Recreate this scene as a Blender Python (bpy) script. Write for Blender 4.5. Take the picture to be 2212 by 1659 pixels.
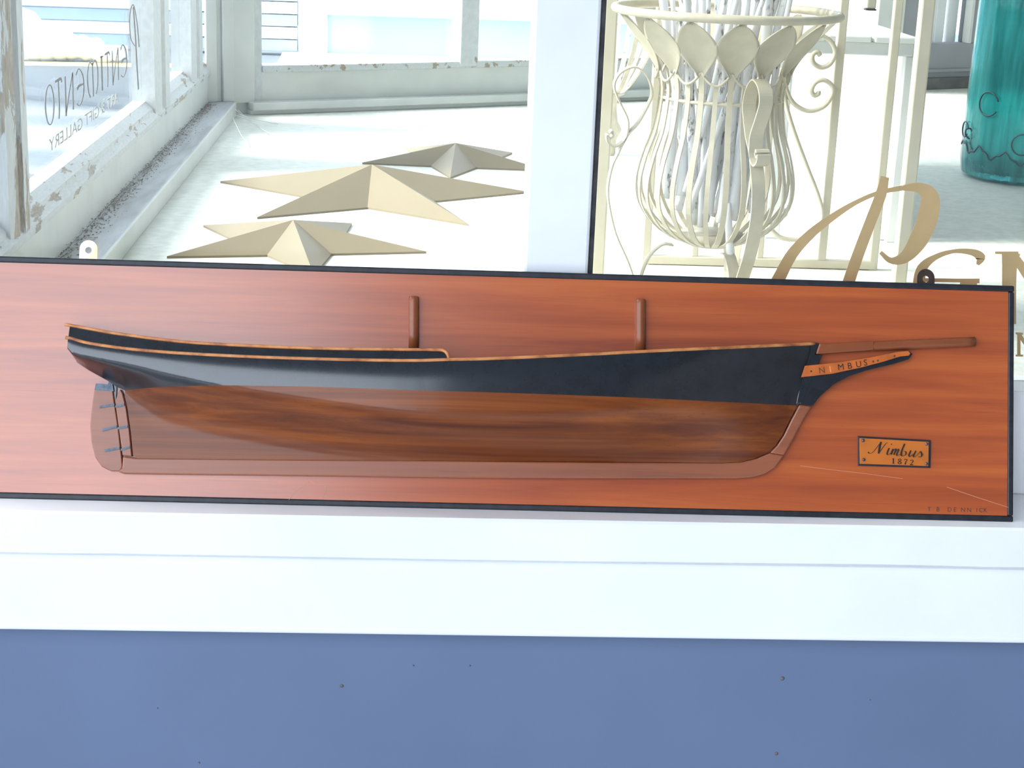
import bpy, bmesh, math, random
from mathutils import Vector, Matrix

for o in list(bpy.data.objects):
    bpy.data.objects.remove(o)
scene = bpy.context.scene
COL = scene.collection
random.seed(7)

# ------------------------------------------------------------------ camera
IW, IH, FPX = 2212.0, 1659.0, 3700.0
PITCH, ROLL, YAW = math.atan(1080 / FPX), math.radians(2.235), math.radians(3.45)
CAM = Vector((0, 0, 0.74))
FWD = Vector((math.sin(YAW) * math.cos(PITCH), math.cos(YAW) * math.cos(PITCH), -math.sin(PITCH)))
R0 = Vector((math.cos(YAW), -math.sin(YAW), 0))
U0 = R0.cross(FWD)
RGT = math.cos(ROLL) * R0 + math.sin(ROLL) * U0
UPV = -math.sin(ROLL) * R0 + math.cos(ROLL) * U0
cd = bpy.data.cameras.new('camera')
cd.sensor_width = 36.0
cd.lens = 36.0 * FPX / IW
cd.clip_start = 0.05
cam = bpy.data.objects.new('camera', cd)
COL.objects.link(cam)
cam.matrix_world = Matrix(((RGT.x, UPV.x, -FWD.x, CAM.x), (RGT.y, UPV.y, -FWD.y, CAM.y),
                           (RGT.z, UPV.z, -FWD.z, CAM.z), (0, 0, 0, 1)))
scene.camera = cam

# ------------------------------------------------------------------ light
world = bpy.data.worlds.new('sky')
scene.world = world
world.use_nodes = True
bg = world.node_tree.nodes['Background']
bg.inputs[0].default_value = (0.77, 0.875, 1.0, 1)        # bright hazy white sky
bg.inputs[1].default_value = 1.25
SUN_AZ, SUN_EL = math.radians(184), math.radians(36)      # low sun from the left: it enters by the side window, the front is in open shade
sd = bpy.data.lights.new('sun', 'SUN')
sd.energy = 3.4
sd.angle = math.radians(22)          # hazy sun, no hard shadow edges in the photograph
sd.color = (1.0, 0.98, 0.95)
sun = bpy.data.objects.new('sun', sd)
COL.objects.link(sun)
to_sun = Vector((math.cos(SUN_EL) * math.cos(SUN_AZ), math.cos(SUN_EL) * math.sin(SUN_AZ), math.sin(SUN_EL)))
sun.rotation_euler = to_sun.to_track_quat('Z', 'Y').to_euler()
sun.location = to_sun * 12
vs = scene.view_settings
vs.view_transform = 'Standard'
vs.look = 'None'
vs.gamma = 1.0
vs.use_curve_mapping = False
vs.exposure = 1.9

# ------------------------------------------------------------------ pixel -> place helpers
def ray(u, v):
    return FWD + RGT * ((u - IW / 2) / FPX) - UPV * ((v - IH / 2) / FPX)
def on_plane(u, v, p, n):
    d = ray(u, v)
    return CAM + d * ((Vector(p) - CAM).dot(n) / d.dot(n))
def on_z(u, v, z): return on_plane(u, v, (0, 0, z), Vector((0, 0, 1)))
def on_y(u, v, y): return on_plane(u, v, (0, y, 0), Vector((0, 1, 0)))
def on_x(u, v, x): return on_plane(u, v, (x, 0, 0), Vector((1, 0, 0)))

# ------------------------------------------------------------------ materials
def new_mat(name):
    m = bpy.data.materials.new(name)
    m.use_nodes = True
    nt = m.node_tree
    return m, nt, nt.nodes['Principled BSDF']
def ramp(nt, stops):
    r = nt.nodes.new('ShaderNodeValToRGB')
    e = r.color_ramp.elements
    while len(e) < len(stops): e.new(0.5)
    for k, (p, c) in enumerate(stops):
        e[k].position = p
        e[k].color = (*c, 1)
    return r
def coords(nt, scale, rot=(0, 0, 0)):
    tc = nt.nodes.new('ShaderNodeTexCoord')
    mp = nt.nodes.new('ShaderNodeMapping')
    mp.inputs['Scale'].default_value = scale
    mp.inputs['Rotation'].default_value = rot
    nt.links.new(tc.outputs['Object'], mp.inputs[0])
    return mp
def noise(nt, mp, scale, detail=4, rough=0.55, dist=0.0):
    n = nt.nodes.new('ShaderNodeTexNoise')
    n.inputs['Scale'].default_value = scale
    n.inputs['Detail'].default_value = detail
    n.inputs['Roughness'].default_value = rough
    n.inputs['Distortion'].default_value = dist
    nt.links.new(mp.outputs[0], n.inputs['Vector'])
    return n
def mixc(nt, fac, a, b, mode='MIX'):
    m = nt.nodes.new('ShaderNodeMix')
    m.data_type = 'RGBA'
    m.blend_type = mode
    for sock, val in ((0, fac), (6, a), (7, b)):
        if isinstance(val, (int, float)): m.inputs[sock].default_value = val
        elif isinstance(val, tuple): m.inputs[sock].default_value = (*val, 1)
        else: nt.links.new(val, m.inputs[sock])
    return m.outputs[2]
def bump(nt, bsdf, height, strength, dist=0.002):
    b = nt.nodes.new('ShaderNodeBump')
    b.inputs['Strength'].default_value = strength
    b.inputs['Distance'].default_value = dist
    nt.links.new(height, b.inputs['Height'])
    nt.links.new(b.outputs[0], bsdf.inputs['Normal'])
def plain(name, col, rough=0.5, metal=0.0, spec=0.5, var=0.0, vscale=20, bmp=0.0):
    m, nt, b = new_mat(name)
    b.inputs['Roughness'].default_value = rough
    b.inputs['Metallic'].default_value = metal
    b.inputs['Specular IOR Level'].default_value = spec
    mp = coords(nt, (1, 1, 1))
    n = noise(nt, mp, vscale, 5)
    lo = tuple(c * (1 - var) for c in col)
    hi = tuple(min(1, c * (1 + var)) for c in col)
    r = ramp(nt, [(0.3, lo), (0.7, hi)])
    nt.links.new(n.outputs[0], r.inputs[0])
    nt.links.new(r.outputs[0], b.inputs['Base Color'])
    if bmp: bump(nt, b, n.outputs[0], bmp)
    return m
def wood(name, stops, axis_scale=(1.2, 14, 14), rough=0.3, spec=0.5, streak=0.35, streak_col=(0.05, 0.012, 0.008), coat=0.0, cior=1.5, crough=0.24):
    m, nt, b = new_mat(name)
    mp = coords(nt, axis_scale)
    n1 = noise(nt, mp, 3.0, 5, 0.6, 0.4)
    r1 = ramp(nt, stops)
    nt.links.new(n1.outputs[0], r1.inputs[0])
    mp2 = coords(nt, (axis_scale[0] * 1.5, axis_scale[1] * 6, axis_scale[2] * 6))
    n2 = noise(nt, mp2, 5.0, 3, 0.7)
    r2 = ramp(nt, [(0.60, (0, 0, 0)), (0.78, (1, 1, 1))])
    nt.links.new(n2.outputs[0], r2.inputs[0])
    ml = nt.nodes.new('ShaderNodeMath'); ml.operation = 'MULTIPLY'
    nt.links.new(r2.outputs[0], ml.inputs[0]); ml.inputs[1].default_value = streak
    nt.links.new(mixc(nt, ml.outputs[0], r1.outputs[0], streak_col), b.inputs['Base Color'])
    b.inputs['Roughness'].default_value = rough
    b.inputs['Specular IOR Level'].default_value = spec
    b.inputs['Coat Weight'].default_value = coat
    b.inputs['Coat Roughness'].default_value = crough
    b.inputs['Coat IOR'].default_value = cior
    bump(nt, b, n2.outputs[0], 0.05, 0.0006)
    return m
M = {}
M['board'] = wood('varnished_panel_wood', [(0.28, (0.29, 0.043, 0.006)), (0.52, (0.43, 0.078, 0.011)), (0.78, (0.56, 0.125, 0.018))],
                  (0.7, 9, 15), 0.5, 0.2, 0.45, coat=1.0, cior=1.85, crough=0.21)
M['hull_wood'] = wood('hull_bottom_wood', [(0.28, (0.070, 0.011, 0.002)), (0.5, (0.17, 0.037, 0.004)), (0.78, (0.33, 0.082, 0.008))],
                      (0.22, 11, 20), 0.5, 0.2, 0.75, coat=0.8, cior=1.42, crough=0.17)
M['keel_wood'] = wood('keel_wood', [(0.25, (0.19, 0.048, 0.016)), (0.55, (0.29, 0.078, 0.027)), (0.8, (0.36, 0.105, 0.038))],
                      (0.7, 9, 12), 0.5, 0.3, 0.4, coat=1.0, cior=1.55, crough=0.3)
M['spar_wood'] = wood('spar_wood', [(0.25, (0.17, 0.045, 0.016)), (0.55, (0.27, 0.072, 0.024)), (0.8, (0.33, 0.09, 0.032))],
                      (1, 8, 8), 0.30, 0.5, 0.3)
M['rail_wood'] = wood('rail_wood', [(0.3, (0.22, 0.06, 0.02)), (0.5, (0.55, 0.20, 0.06)), (0.75, (0.72, 0.33, 0.12))],
                      (14, 20, 20), 0.35, 0.5, 0.35)
M['black'] = plain('black_gloss_paint', (0.006, 0.008, 0.013), 0.4, 0, 0.2, 0.4, 60)
_b = M['black'].node_tree.nodes['Principled BSDF']
_b.inputs['Coat Weight'].default_value = 1.0; _b.inputs['Coat IOR'].default_value = 1.7; _b.inputs['Coat Roughness'].default_value = 0.17
M['edge_black'] = plain('black_edge_paint', (0.013, 0.014, 0.020), 0.42, 0, 0.5, 0.5, 90, 0.15)
M['strap'] = plain('dull_grey_metal', (0.10, 0.125, 0.16), 0.45, 0.3, 0.5, 0.35, 200)
M['plate'] = plain('orange_brass_plate', (0.56, 0.15, 0.018), 0.40, 0.1, 0.5, 0.12, 30)
M['trail'] = plain('orange_trailboard', (0.50, 0.115, 0.018), 0.38, 0.0, 0.5, 0.2, 60)
M['screw'] = plain('brown_screw_metal', (0.16, 0.10, 0.11), 0.3, 0.7, 0.5, 0.2, 100)
M['ink'] = plain('dark_lettering', (0.012, 0.008, 0.006), 0.5)
M['worn_ink'] = plain('worn_dark_lettering', (0.10, 0.03, 0.015), 0.6)
M['worn_pale'] = plain('worn_pale_lettering', (0.75, 0.33, 0.13), 0.6)
M['scratch'] = plain('pale_scratch', (0.62, 0.27, 0.14), 0.6)
M['stamp'] = plain('stamped_mark', (0.085, 0.03, 0.016), 0.7)
M['tab_brass'] = None
M['white'] = plain('white_trim_paint', (0.86, 0.87, 0.885), 0.45, 0, 0.4, 0.04, 6, 0.12)
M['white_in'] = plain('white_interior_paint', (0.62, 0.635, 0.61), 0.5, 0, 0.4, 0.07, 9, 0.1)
M['blue'] = plain('blue_grey_wall_paint', (0.130, 0.175, 0.285), 0.5, 0, 0.35, 0.05, 4, 0.05)
M['floor'] = plain('pale_painted_floor', (0.66, 0.67, 0.61), 0.6, 0, 0.3, 0.10, 55, 0.25)
M['star'] = plain('cream_star_metal', (0.22, 0.18, 0.115), 0.5, 0.0, 0.4, 0.04, 8)
M['cream'] = plain('cream_wrought_iron', (0.60, 0.54, 0.40), 0.45, 0, 0.4, 0.08, 40)
M['cream_dark'] = plain('cream_aged_iron', (0.56, 0.50, 0.38), 0.5, 0, 0.4, 0.15, 40)
M['rack'] = plain('cream_rack_paint', (0.60, 0.55, 0.42), 0.45, 0, 0.4, 0.05, 20)
M['gold'] = plain('gold_leaf_lettering', (0.52, 0.36, 0.17), 0.5, 0.1, 0.5, 0.08, 15)
M['grey_letter'] = plain('dark_window_lettering', (0.16, 0.15, 0.14), 0.6)
M['chip'] = plain('chipped_paint', (0.16, 0.145, 0.15), 0.7, 0, 0.2, 0.4, 300)
M['pale_letter'] = plain('faded_window_lettering', (0.34, 0.33, 0.31), 0.6)
M['dirt'] = plain('brown_dust', (0.24, 0.18, 0.11), 0.9, 0, 0.1, 0.4, 60)
M['web'] = plain('pale_cobweb', (0.70, 0.70, 0.66), 0.8)
M['grey_panel'] = plain('grey_door_paint', (0.30, 0.31, 0.33), 0.55, 0, 0.3, 0.06, 10)
M['dark_skirt'] = plain('dark_skirting', (0.14, 0.14, 0.135), 0.6, 0, 0.3, 0.2, 20)
M['curtain'] = plain('white_curtain', (0.82, 0.84, 0.86), 0.8)
M['asphalt'] = plain('pale_road', (0.13, 0.15, 0.18), 0.8, 0, 0.2, 0.15, 0.6)
M['yellow'] = plain('yellow_road_paint', (0.85, 0.68, 0.28), 0.7)
M['house_white'] = plain('white_house_paint', (0.85, 0.87, 0.88), 0.6)
M['house_blue'] = plain('blue_grey_house_panel', (0.34, 0.42, 0.52), 0.6, 0, 0.3, 0.06, 2)
M['shrub'] = plain('white_blossom', (0.86, 0.87, 0.88), 0.8, 0, 0.2, 0.05, 6)
M['dark_gap'] = plain('dark_glazing_gap', (0.05, 0.05, 0.055), 0.6, 0, 0.3, 0.5, 40)
M['wire'] = plain('dark_wire', (0.03, 0.05, 0.06), 0.4, 0.5)
M['unseen_dark'] = plain('dark_unseen_walls', (0.045, 0.044, 0.046), 0.8, 0, 0.2, 0.2, 1)  # near-black tone that keeps reflections of the out-of-view walls dark

M['veranda'] = plain('added_eave_paint', (0.22, 0.24, 0.26), 0.7, 0, 0.2, 0.1, 2)  # underside of the added eave
M['veranda_floor'] = plain('veranda_floor_paint', (0.30, 0.32, 0.34), 0.7, 0, 0.2, 0.1, 2)

def peel_paint(name, amount, scale=(60, 14, 6)):
    m, nt, b = new_mat(name)
    mp = coords(nt, scale)
    n = noise(nt, mp, 1.0, 7, 0.62, 0.3)
    r = ramp(nt, [(amount, (0, 0, 0)), (amount + 0.015, (1, 1, 1))])
    nt.links.new(n.outputs[0], r.inputs[0])
    n2 = noise(nt, mp, 6.0, 4, 0.6)
    rw = ramp(nt, [(0.3, (0.26, 0.205, 0.15)), (0.7, (0.46, 0.40, 0.32))])
    nt.links.new(n2.outputs[0], rw.inputs[0])
    rp = ramp(nt, [(0.3, (0.52, 0.54, 0.54)), (0.7, (0.62, 0.64, 0.65))])
    nt.links.new(n2.outputs[0], rp.inputs[0])
    nt.links.new(mixc(nt, r.outputs[0], rp.outputs[0], rw.outputs[0]), b.inputs['Base Color'])
    b.inputs['Roughness'].default_value = 0.6
    inv = nt.nodes.new('ShaderNodeMath'); inv.operation = 'SUBTRACT'
    inv.inputs[0].default_value = 1.0
    nt.links.new(r.outputs[0], inv.inputs[1])
    bump(nt, b, inv.outputs[0], 0.6, 0.0015)
    return m
M['peel'] = peel_paint('peeling_white_paint', 0.55)
M['peel_rail'] = peel_paint('peeling_rail_paint', 0.58, (40, 9, 40))
M['peel_light'] = peel_paint('slightly_peeling_paint', 0.66, (14, 14, 10))

def birch():
    m, nt, b = new_mat('white_birch_bark')
    mp = coords(nt, (1, 1, 0.35))
    n = noise(nt, mp, 55, 4, 0.7)
    r = ramp(nt, [(0.0, (0.88, 0.88, 0.87)), (0.58, (0.80, 0.80, 0.80)), (0.66, (0.16, 0.14, 0.13))])
    nt.links.new(n.outputs[0], r.inputs[0])
    nt.links.new(r.outputs[0], b.inputs['Base Color'])
    b.inputs['Roughness'].default_value = 0.7
    bump(nt, b, n.outputs[0], 0.4)
    return m
M['birch'] = birch()

def ledge_mat():
    m, nt, b = new_mat('dusty_ledge_paint')
    mp = coords(nt, (18, 3, 18))
    n = noise(nt, mp, 1.0, 6, 0.6)
    r = ramp(nt, [(0.35, (0.34, 0.34, 0.35)), (0.6, (0.52, 0.54, 0.57))])
    nt.links.new(n.outputs[0], r.inputs[0])
    nt.links.new(r.outputs[0], b.inputs['Base Color'])
    b.inputs['Roughness'].default_value = 0.5
    return m
M['ledge'] = ledge_mat()

def brass_tab():
    m, nt, b = new_mat('iridescent_brass_tab')
    mp = coords(nt, (1, 1, 1))
    n = noise(nt, mp, 45, 2)
    r = ramp(nt, [(0.3, (0.80, 0.55, 0.22)), (0.5, (0.85, 0.50, 0.52)), (0.7, (0.70, 0.70, 0.80))])
    nt.links.new(n.outputs[0], r.inputs[0])
    nt.links.new(r.outputs[0], b.inputs['Base Color'])
    b.inputs['Metallic'].default_value = 0.6
    b.inputs['Roughness'].default_value = 0.35
    return m
M['tab_brass'] = brass_tab()
M['tab_dark'] = plain('dark_bronze_tab', (0.10, 0.065, 0.055), 0.35, 0.6, 0.5, 0.3, 60)

def glass(name, tint=(0.985, 0.995, 0.99), rough=0.02, refl=1.0):
    m = bpy.data.materials.new(name); m.use_nodes = True
    nt = m.node_tree; nt.nodes.clear()
    out = nt.nodes.new('ShaderNodeOutputMaterial')
    tr = nt.nodes.new('ShaderNodeBsdfTransparent'); tr.inputs[0].default_value = (*tint, 1)
    gl = nt.nodes.new('ShaderNodeBsdfGlossy'); gl.inputs['Roughness'].default_value = rough
    fr = nt.nodes.new('ShaderNodeFresnel')
    ge = nt.nodes.new('ShaderNodeNewGeometry')          # same reflectance from both sides of the thin pane
    mr = nt.nodes.new('ShaderNodeMapRange')
    mr.inputs[3].default_value = 1.45; mr.inputs[4].default_value = 1 / 1.45
    nt.links.new(ge.outputs['Backfacing'], mr.inputs[0]); nt.links.new(mr.outputs[0], fr.inputs[0])
    mu = nt.nodes.new('ShaderNodeMath'); mu.operation = 'MULTIPLY'; mu.inputs[1].default_value = refl
    mx = nt.nodes.new('ShaderNodeMixShader')
    nt.links.new(fr.outputs[0], mu.inputs[0]); nt.links.new(mu.outputs[0], mx.inputs[0])
    nt.links.new(tr.outputs[0], mx.inputs[1]); nt.links.new(gl.outputs[0], mx.inputs[2])
    nt.links.new(mx.outputs[0], out.inputs[0])
    return m
M['glass'] = glass('window_glass')
def teal():
    m, nt, b = new_mat('teal_glass')
    b.inputs['Base Color'].default_value = (0.03, 0.50, 0.50, 1)
    b.inputs['Transmission Weight'].default_value = 0.8
    b.inputs['Roughness'].default_value = 0.08
    b.inputs['IOR'].default_value = 1.35
    mp = coords(nt, (30, 30, 3))
    n = noise(nt, mp, 1.5, 3, 0.6)
    r = ramp(nt, [(0.3, (0.015, 0.32, 0.33)), (0.7, (0.12, 0.72, 0.70))])
    nt.links.new(n.outputs[0], r.inputs[0])
    nt.links.new(r.outputs[0], b.inputs['Base Color'])
    bump(nt, b, n.outputs[0], 0.5, 0.006)
    return m
M['teal'] = teal()

# ------------------------------------------------------------------ geometry helpers
MW = {}
def link(o, parent=None):
    COL.objects.link(o)
    if parent is not None: o.parent = parent
    return o
def mesh_obj(name, verts, faces, mat, parent=None, smooth=False, world_space=True, bevel=0.0, seg=2):
    """verts are world coordinates unless world_space is False (then local to the parent)."""
    me = bpy.data.meshes.new(name)
    vs_ = [Vector(v) for v in verts]
    if parent is not None and world_space:
        inv = MW[parent.name].inverted()
        vs_ = [inv @ v for v in vs_]
    me.from_pydata([tuple(v) for v in vs_], [], faces)
    bm = bmesh.new(); bm.from_mesh(me)
    bmesh.ops.recalc_face_normals(bm, faces=bm.faces)
    if bevel > 0:
        es = [e for e in bm.edges if len(e.link_faces) == 2 and e.calc_face_angle(0) > 0.6]
        bmesh.ops.bevel(bm, geom=es, offset=bevel, segments=seg, affect='EDGES', profile=0.5, clamp_overlap=True)
    bm.to_mesh(me); bm.free()
    me.materials.append(mat)
    if smooth:
        for p in me.polygons: p.use_smooth = True
    o = bpy.data.objects.new(name, me)
    return link(o, parent)
def thing(name, label, cat, loc=(0, 0, 0), group=None, mat=None):
    o = bpy.data.objects.new(name, None)
    o.empty_display_size = 0.05
    COL.objects.link(o)
    m = mat if mat is not None else Matrix.Translation(Vector(loc))
    o.matrix_world = m
    MW[o.name] = m.copy()
    tag(o, label, cat, group)
    return o
def tag(o, label=None, cat=None, group=None, kind=None):
    if label: o['label'] = label
    if cat: o['category'] = cat
    if group: o['group'] = group
    if kind: o['kind'] = kind
    return o
def struct(o, label=None, cat=None):
    o['kind'] = 'structure'
    if label: o['label'] = label
    if cat: o['category'] = cat
    return o
def box(name, x0, x1, y0, y1, z0, z1, mat, parent=None, bevel=0.0, ws=True):
    v = [(x, y, z) for x in (x0, x1) for y in (y0, y1) for z in (z0, z1)]
    f = [(0, 1, 3, 2), (4, 6, 7, 5), (0, 4, 5, 1), (2, 3, 7, 6), (0, 2, 6, 4), (1, 5, 7, 3)]
    return mesh_obj(name, v, f, mat, parent, False, ws, bevel)
def prism_vf(poly, y0, y1):
    """poly: (x,z) outline extruded along y."""
    n = len(poly)
    v = [(p[0], y0, p[1]) for p in poly] + [(p[0], y1, p[1]) for p in poly]
    f = [tuple(range(n)), tuple(range(2 * n - 1, n - 1, -1))]
    f += [(i, (i + 1) % n, n + (i + 1) % n, n + i) for i in range(n)]
    return v, f
def catmull(pts, n=8, closed=False):
    P = [Vector(p) for p in pts]
    out = []
    N = len(P)
    rng = range(N) if closed else range(N - 1)
    for i in rng:
        if closed: a, b, c, d = P[(i - 1) % N], P[i], P[(i + 1) % N], P[(i + 2) % N]
        else:
            b, c = P[i], P[i + 1]
            a = P[i - 1] if i > 0 else b * 2 - c
            d = P[i + 2] if i + 2 < N else c * 2 - b
        for k in range(n):
            t = k / n
            out.append(0.5 * ((2 * b) + (c - a) * t + (2 * a - 5 * b + 4 * c - d) * t * t + (3 * b - a - 3 * c + d) * t ** 3))
    if not closed: out.append(P[-1].copy())
    return out
def tube_vf(pts, rad, seg=8, closed=False, flat=None):
    """sweep a circle (or an ellipse, flat=(a,b)) along pts."""
    pts = [Vector(p) for p in pts]
    n = len(pts)
    R = rad if isinstance(rad, (list, tuple)) else [rad] * n
    tang = []
    for i in range(n):
        if closed: t = pts[(i + 1) % n] - pts[i - 1]
        else: t = pts[min(i + 1, n - 1)] - pts[max(i - 1, 0)]
        tang.append(t.normalized())
    up = Vector((0, 0, 1)) if abs(tang[0].z) < 0.9 else Vector((0, 1, 0))
    nrm = (up - tang[0] * up.dot(tang[0])).normalized()
    v = []
    for i in range(n):
        nrm = (nrm - tang[i] * nrm.dot(tang[i])).normalized()
        bn = tang[i].cross(nrm)
        for k in range(seg):
            a = 2 * math.pi * k / seg
            v.append(pts[i] + (nrm * math.cos(a) + bn * math.sin(a)) * R[i])
    f = []
    m = n if closed else n - 1
    for i in range(m):
        j = (i + 1) % n
        for k in range(seg):
            f.append((i * seg + k, i * seg + (k + 1) % seg, j * seg + (k + 1) % seg, j * seg + k))
    if not closed:
        f.append(tuple(range(seg - 1, -1, -1)))
        f.append(tuple((n - 1) * seg + k for k in range(seg)))
    return v, f
def tube(name, pts, rad, mat, parent=None, seg=8, closed=False, ws=True):
    v, f = tube_vf(pts, rad, seg, closed)
    return mesh_obj(name, v, f, mat, parent, True, ws)
def ribbon(name, pts, wdir, width, thick, mat, parent=None, ws=True):
    """flat strap following pts; wdir is the direction of its width."""
    pts = [Vector(p) for p in pts]
    n = len(pts)
    v = []
    for i in range(n):
        t = (pts[min(i + 1, n - 1)] - pts[max(i - 1, 0)]).normalized()
        w = Vector(wdir(i) if callable(wdir) else wdir).normalized()
        b = t.cross(w).normalized()
        wd = width[i] if isinstance(width, (list, tuple)) else width
        for sw, st in ((-1, -1), (1, -1), (1, 1), (-1, 1)):
            v.append(pts[i] + w * (sw * wd / 2) + b * (st * thick / 2))
    f = []
    for i in range(n - 1):
        for k in range(4):
            f.append((i * 4 + k, i * 4 + (k + 1) % 4, (i + 1) * 4 + (k + 1) % 4, (i + 1) * 4 + k))
    f += [(3, 2, 1, 0), tuple((n - 1) * 4 + k for k in range(4))]
    return mesh_obj(name, v, f, mat, parent, False, ws)
def join_vf(parts):
    V, F = [], []
    for v, f in parts:
        o = len(V)
        V += [tuple(x) for x in v]
        F += [tuple(i + o for i in q) for q in f]
    return V, F
def pen_vf(pts, w, ang=0.5, thick=0.0008, hair=0.25, smooth=6, to3=None):
    """calligraphic stroke: 2D points -> thin solid; broad pen held at angle ang; w number or per-point list."""
    P = catmull([Vector((p[0], p[1], 0)) for p in pts], smooth) if smooth > 1 else [Vector((p[0], p[1], 0)) for p in pts]
    n = len(P)
    if isinstance(w, (list, tuple)):
        W_ = []
        for i in range(n):
            s = i / (n - 1) * (len(w) - 1); k = min(int(s), len(w) - 2); W_.append(w[k] + (w[k + 1] - w[k]) * (s - k))
    else: W_ = [w] * n
    v = []
    pd = Vector((math.cos(ang), math.sin(ang), 0))
    for i in range(n):
        t = (P[min(i + 1, n - 1)] - P[max(i - 1, 0)]).normalized()
        nn = Vector((-t.y, t.x, 0))
        k = max(abs(nn.dot(pd)), hair)
        for s in (-1, 1):
            v.append(P[i] + nn * (s * W_[i] * k / 2))
    f = []
    V2 = []
    for q in v: V2.append(to3(q.x, q.y, 0.0))
    for q in v: V2.append(to3(q.x, q.y, thick))
    m = len(v)
    for i in range(n - 1):
        a, b, c, d = 2 * i, 2 * i + 1, 2 * i + 3, 2 * i + 2
        f += [(a, b, c, d), (m + d, m + c, m + b, m + a), (a, d, m + d, m + a), (b, m + b, m + c, c)]
    f += [(0, m, m + 1, 1), (2 * n - 2, 2 * n - 1, m + 2 * n - 1, m + 2 * n - 2)]
    return V2, f
def text_vf(body, size, to3, extrude=0.0006, shear=0.0, spacing=1.0):
    cu = bpy.data.curves.new('lettering', 'FONT')
    cu.body = body; cu.size = size; cu.shear = shear; cu.space_character = spacing
    cu.resolution_u = 3
    cu.extrude = extrude / 2
    ob = bpy.data.objects.new('lettering', cu)
    COL.objects.link(ob)
    dg = bpy.context.evaluated_depsgraph_get()
    me = bpy.data.meshes.new_from_object(ob.evaluated_get(dg))
    v = [to3(p.co.x, p.co.y, p.co.z + extrude / 2) for p in me.vertices]
    f = [tuple(p.vertices) for p in me.polygons]
    bpy.data.objects.remove(ob); bpy.data.curves.remove(cu); bpy.data.meshes.remove(me)
    return v, f
def interp(tab, x):
    if x <= tab[0][0]: return tab[0][1]
    for (a, b), (c, d) in zip(tab, tab[1:]):
        if x <= c: return b + (d - b) * (x - a) / (c - a) if c > a else d
    return tab[-1][1]
def smooth_tab(tab, n=10):
    return [(p.x, p.y) for p in catmull([Vector((a, b, 0)) for a, b in tab], n)]

# =================================================================== SETTING
FZ = 0.10                       # indoor floor height (the outdoor sill top is z = 0)
GY = 2.118                      # plane of the front glass
GROUND = -0.80
SILL_Y = 1.944

# ---- front of the shop: wall, apron, sill, sash rail, mullion, panes
struct(box('wall_front', -3.2, 3.2, 1.972, 2.16, GROUND, -0.10, M['blue']), 'blue-grey painted wall below the white window sill', 'wall')
def wobble_board(name, x0, x1, y0, y1, z0, z1, mat, amp, seed):
    """painted board whose lower front edge wavers a little, as brushed paint does."""
    rnd = random.Random(seed)
    n = 90
    prof = []
    w = 0
    for i in range(n + 1):
        w = 0.8 * w + rnd.uniform(-1, 1) * amp
        x = x0 + (x1 - x0) * i / n
        r = 0.003
        prof.append([(x, y1, z1), (x, y0 + r, z1), (x, y0, z1 - r), (x, y0, z0 + r + w), (x, y0 + r, z0 + w), (x, y1, z0)])
    v = [p for q in prof for p in q]
    f = []
    for i in range(n):
        for k in range(6):
            f.append((i * 6 + k, i * 6 + (k + 1) % 6, i * 6 + 6 + (k + 1) % 6, i * 6 + 6 + k))
    f += [(0, 1, 2, 3, 4, 5), tuple(n * 6 + k for k in (5, 4, 3, 2, 1, 0))]
    return mesh_obj(name, v, f, mat)
struct(wobble_board('trim_1', -3.2, 3.2, SILL_Y, 2.118, -0.0555, 0.0, M['white'], 0.0009, 3), 'thick white painted window sill board under the wooden panel', 'sill')
struct(wobble_board('trim_2', -3.2, 3.2, SILL_Y + 0.009, 2.118, -0.157, -0.0555, M['white'], 0.0001, 5), 'wide white apron board below the window sill', 'trim')
ap = box('apron_bead', -3.2, 3.2, SILL_Y + 0.0075, SILL_Y + 0.03, -0.158, -0.149, M['white'], bpy.data.objects['trim_2'] if False else None, 0.003)
struct(ap, 'thin rounded bead along the bottom of the white apron', 'trim'); ap.name = 'trim_3'
struct(box('trim_4', -3.2, 3.2, 2.068, 2.150, 0.0, 0.140, M['white'], None, 0.004), 'white lower sash rail between sill and glass', 'window rail')
struct(box('trim_5', 0.135, 0.216, 2.090, 2.150, 0.140, 1.55, M['white'], None, 0.004), 'wide white vertical mullion between the two front panes', 'mullion')
struct(box('trim_6', 0.2165, 0.2225, 2.096, 2.140, 0.140, 1.55, M['dark_gap'], None, 0.001), 'narrow dark strip along the right edge of the white mullion', 'glazing bead')
struct(box('trim_7', -3.2, 3.2, 2.068, 2.150, 1.55, 1.75, M['white'], None, 0.004), 'white head rail above the front panes', 'window rail')
struct(box('trim_8', -1.35, -1.20, 2.068, 2.150, 0.140, 1.55, M['white'], None, 0.004), 'white jamb at the far left of the front window', 'jamb')
struct(box('trim_9', 1.95, 2.10, 2.068, 2.150, 0.140, 1.55, M['white'], None, 0.004), 'white jamb at the far right of the front window', 'jamb')
struct(box('window_1', -1.20, 0.135, GY, GY + 0.004, 0.140, 1.55, M['glass']), 'left front window pane, clear glass with fine scratches', 'window')
struct(box('window_2', 0.2225, 1.95, GY, GY + 0.004, 0.140, 1.55, M['glass']), 'right front window pane carrying the gold lettering', 'window')

wf = bpy.data.objects['wall_front']; MW['wall_front'] = Matrix.Identity(4)
for u, v_, r_ in ((1690, 1466, 0.0030), (738, 1482, 0.0026), (1677, 1628, 0.0026), (1015, 1438, 0.0014), (893, 1438, 0.0011), (340, 1530, 0.0010), (430, 1648, 0.0014), (1880, 1512, 0.0009)):
    p = on_y(u, v_, 1.9715)
    tube('paint_chip', [(p.x, 1.9718, p.z), (p.x, 1.9710, p.z)], [r_, r_ * 0.6], M['chip'], wf, 7)
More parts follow.
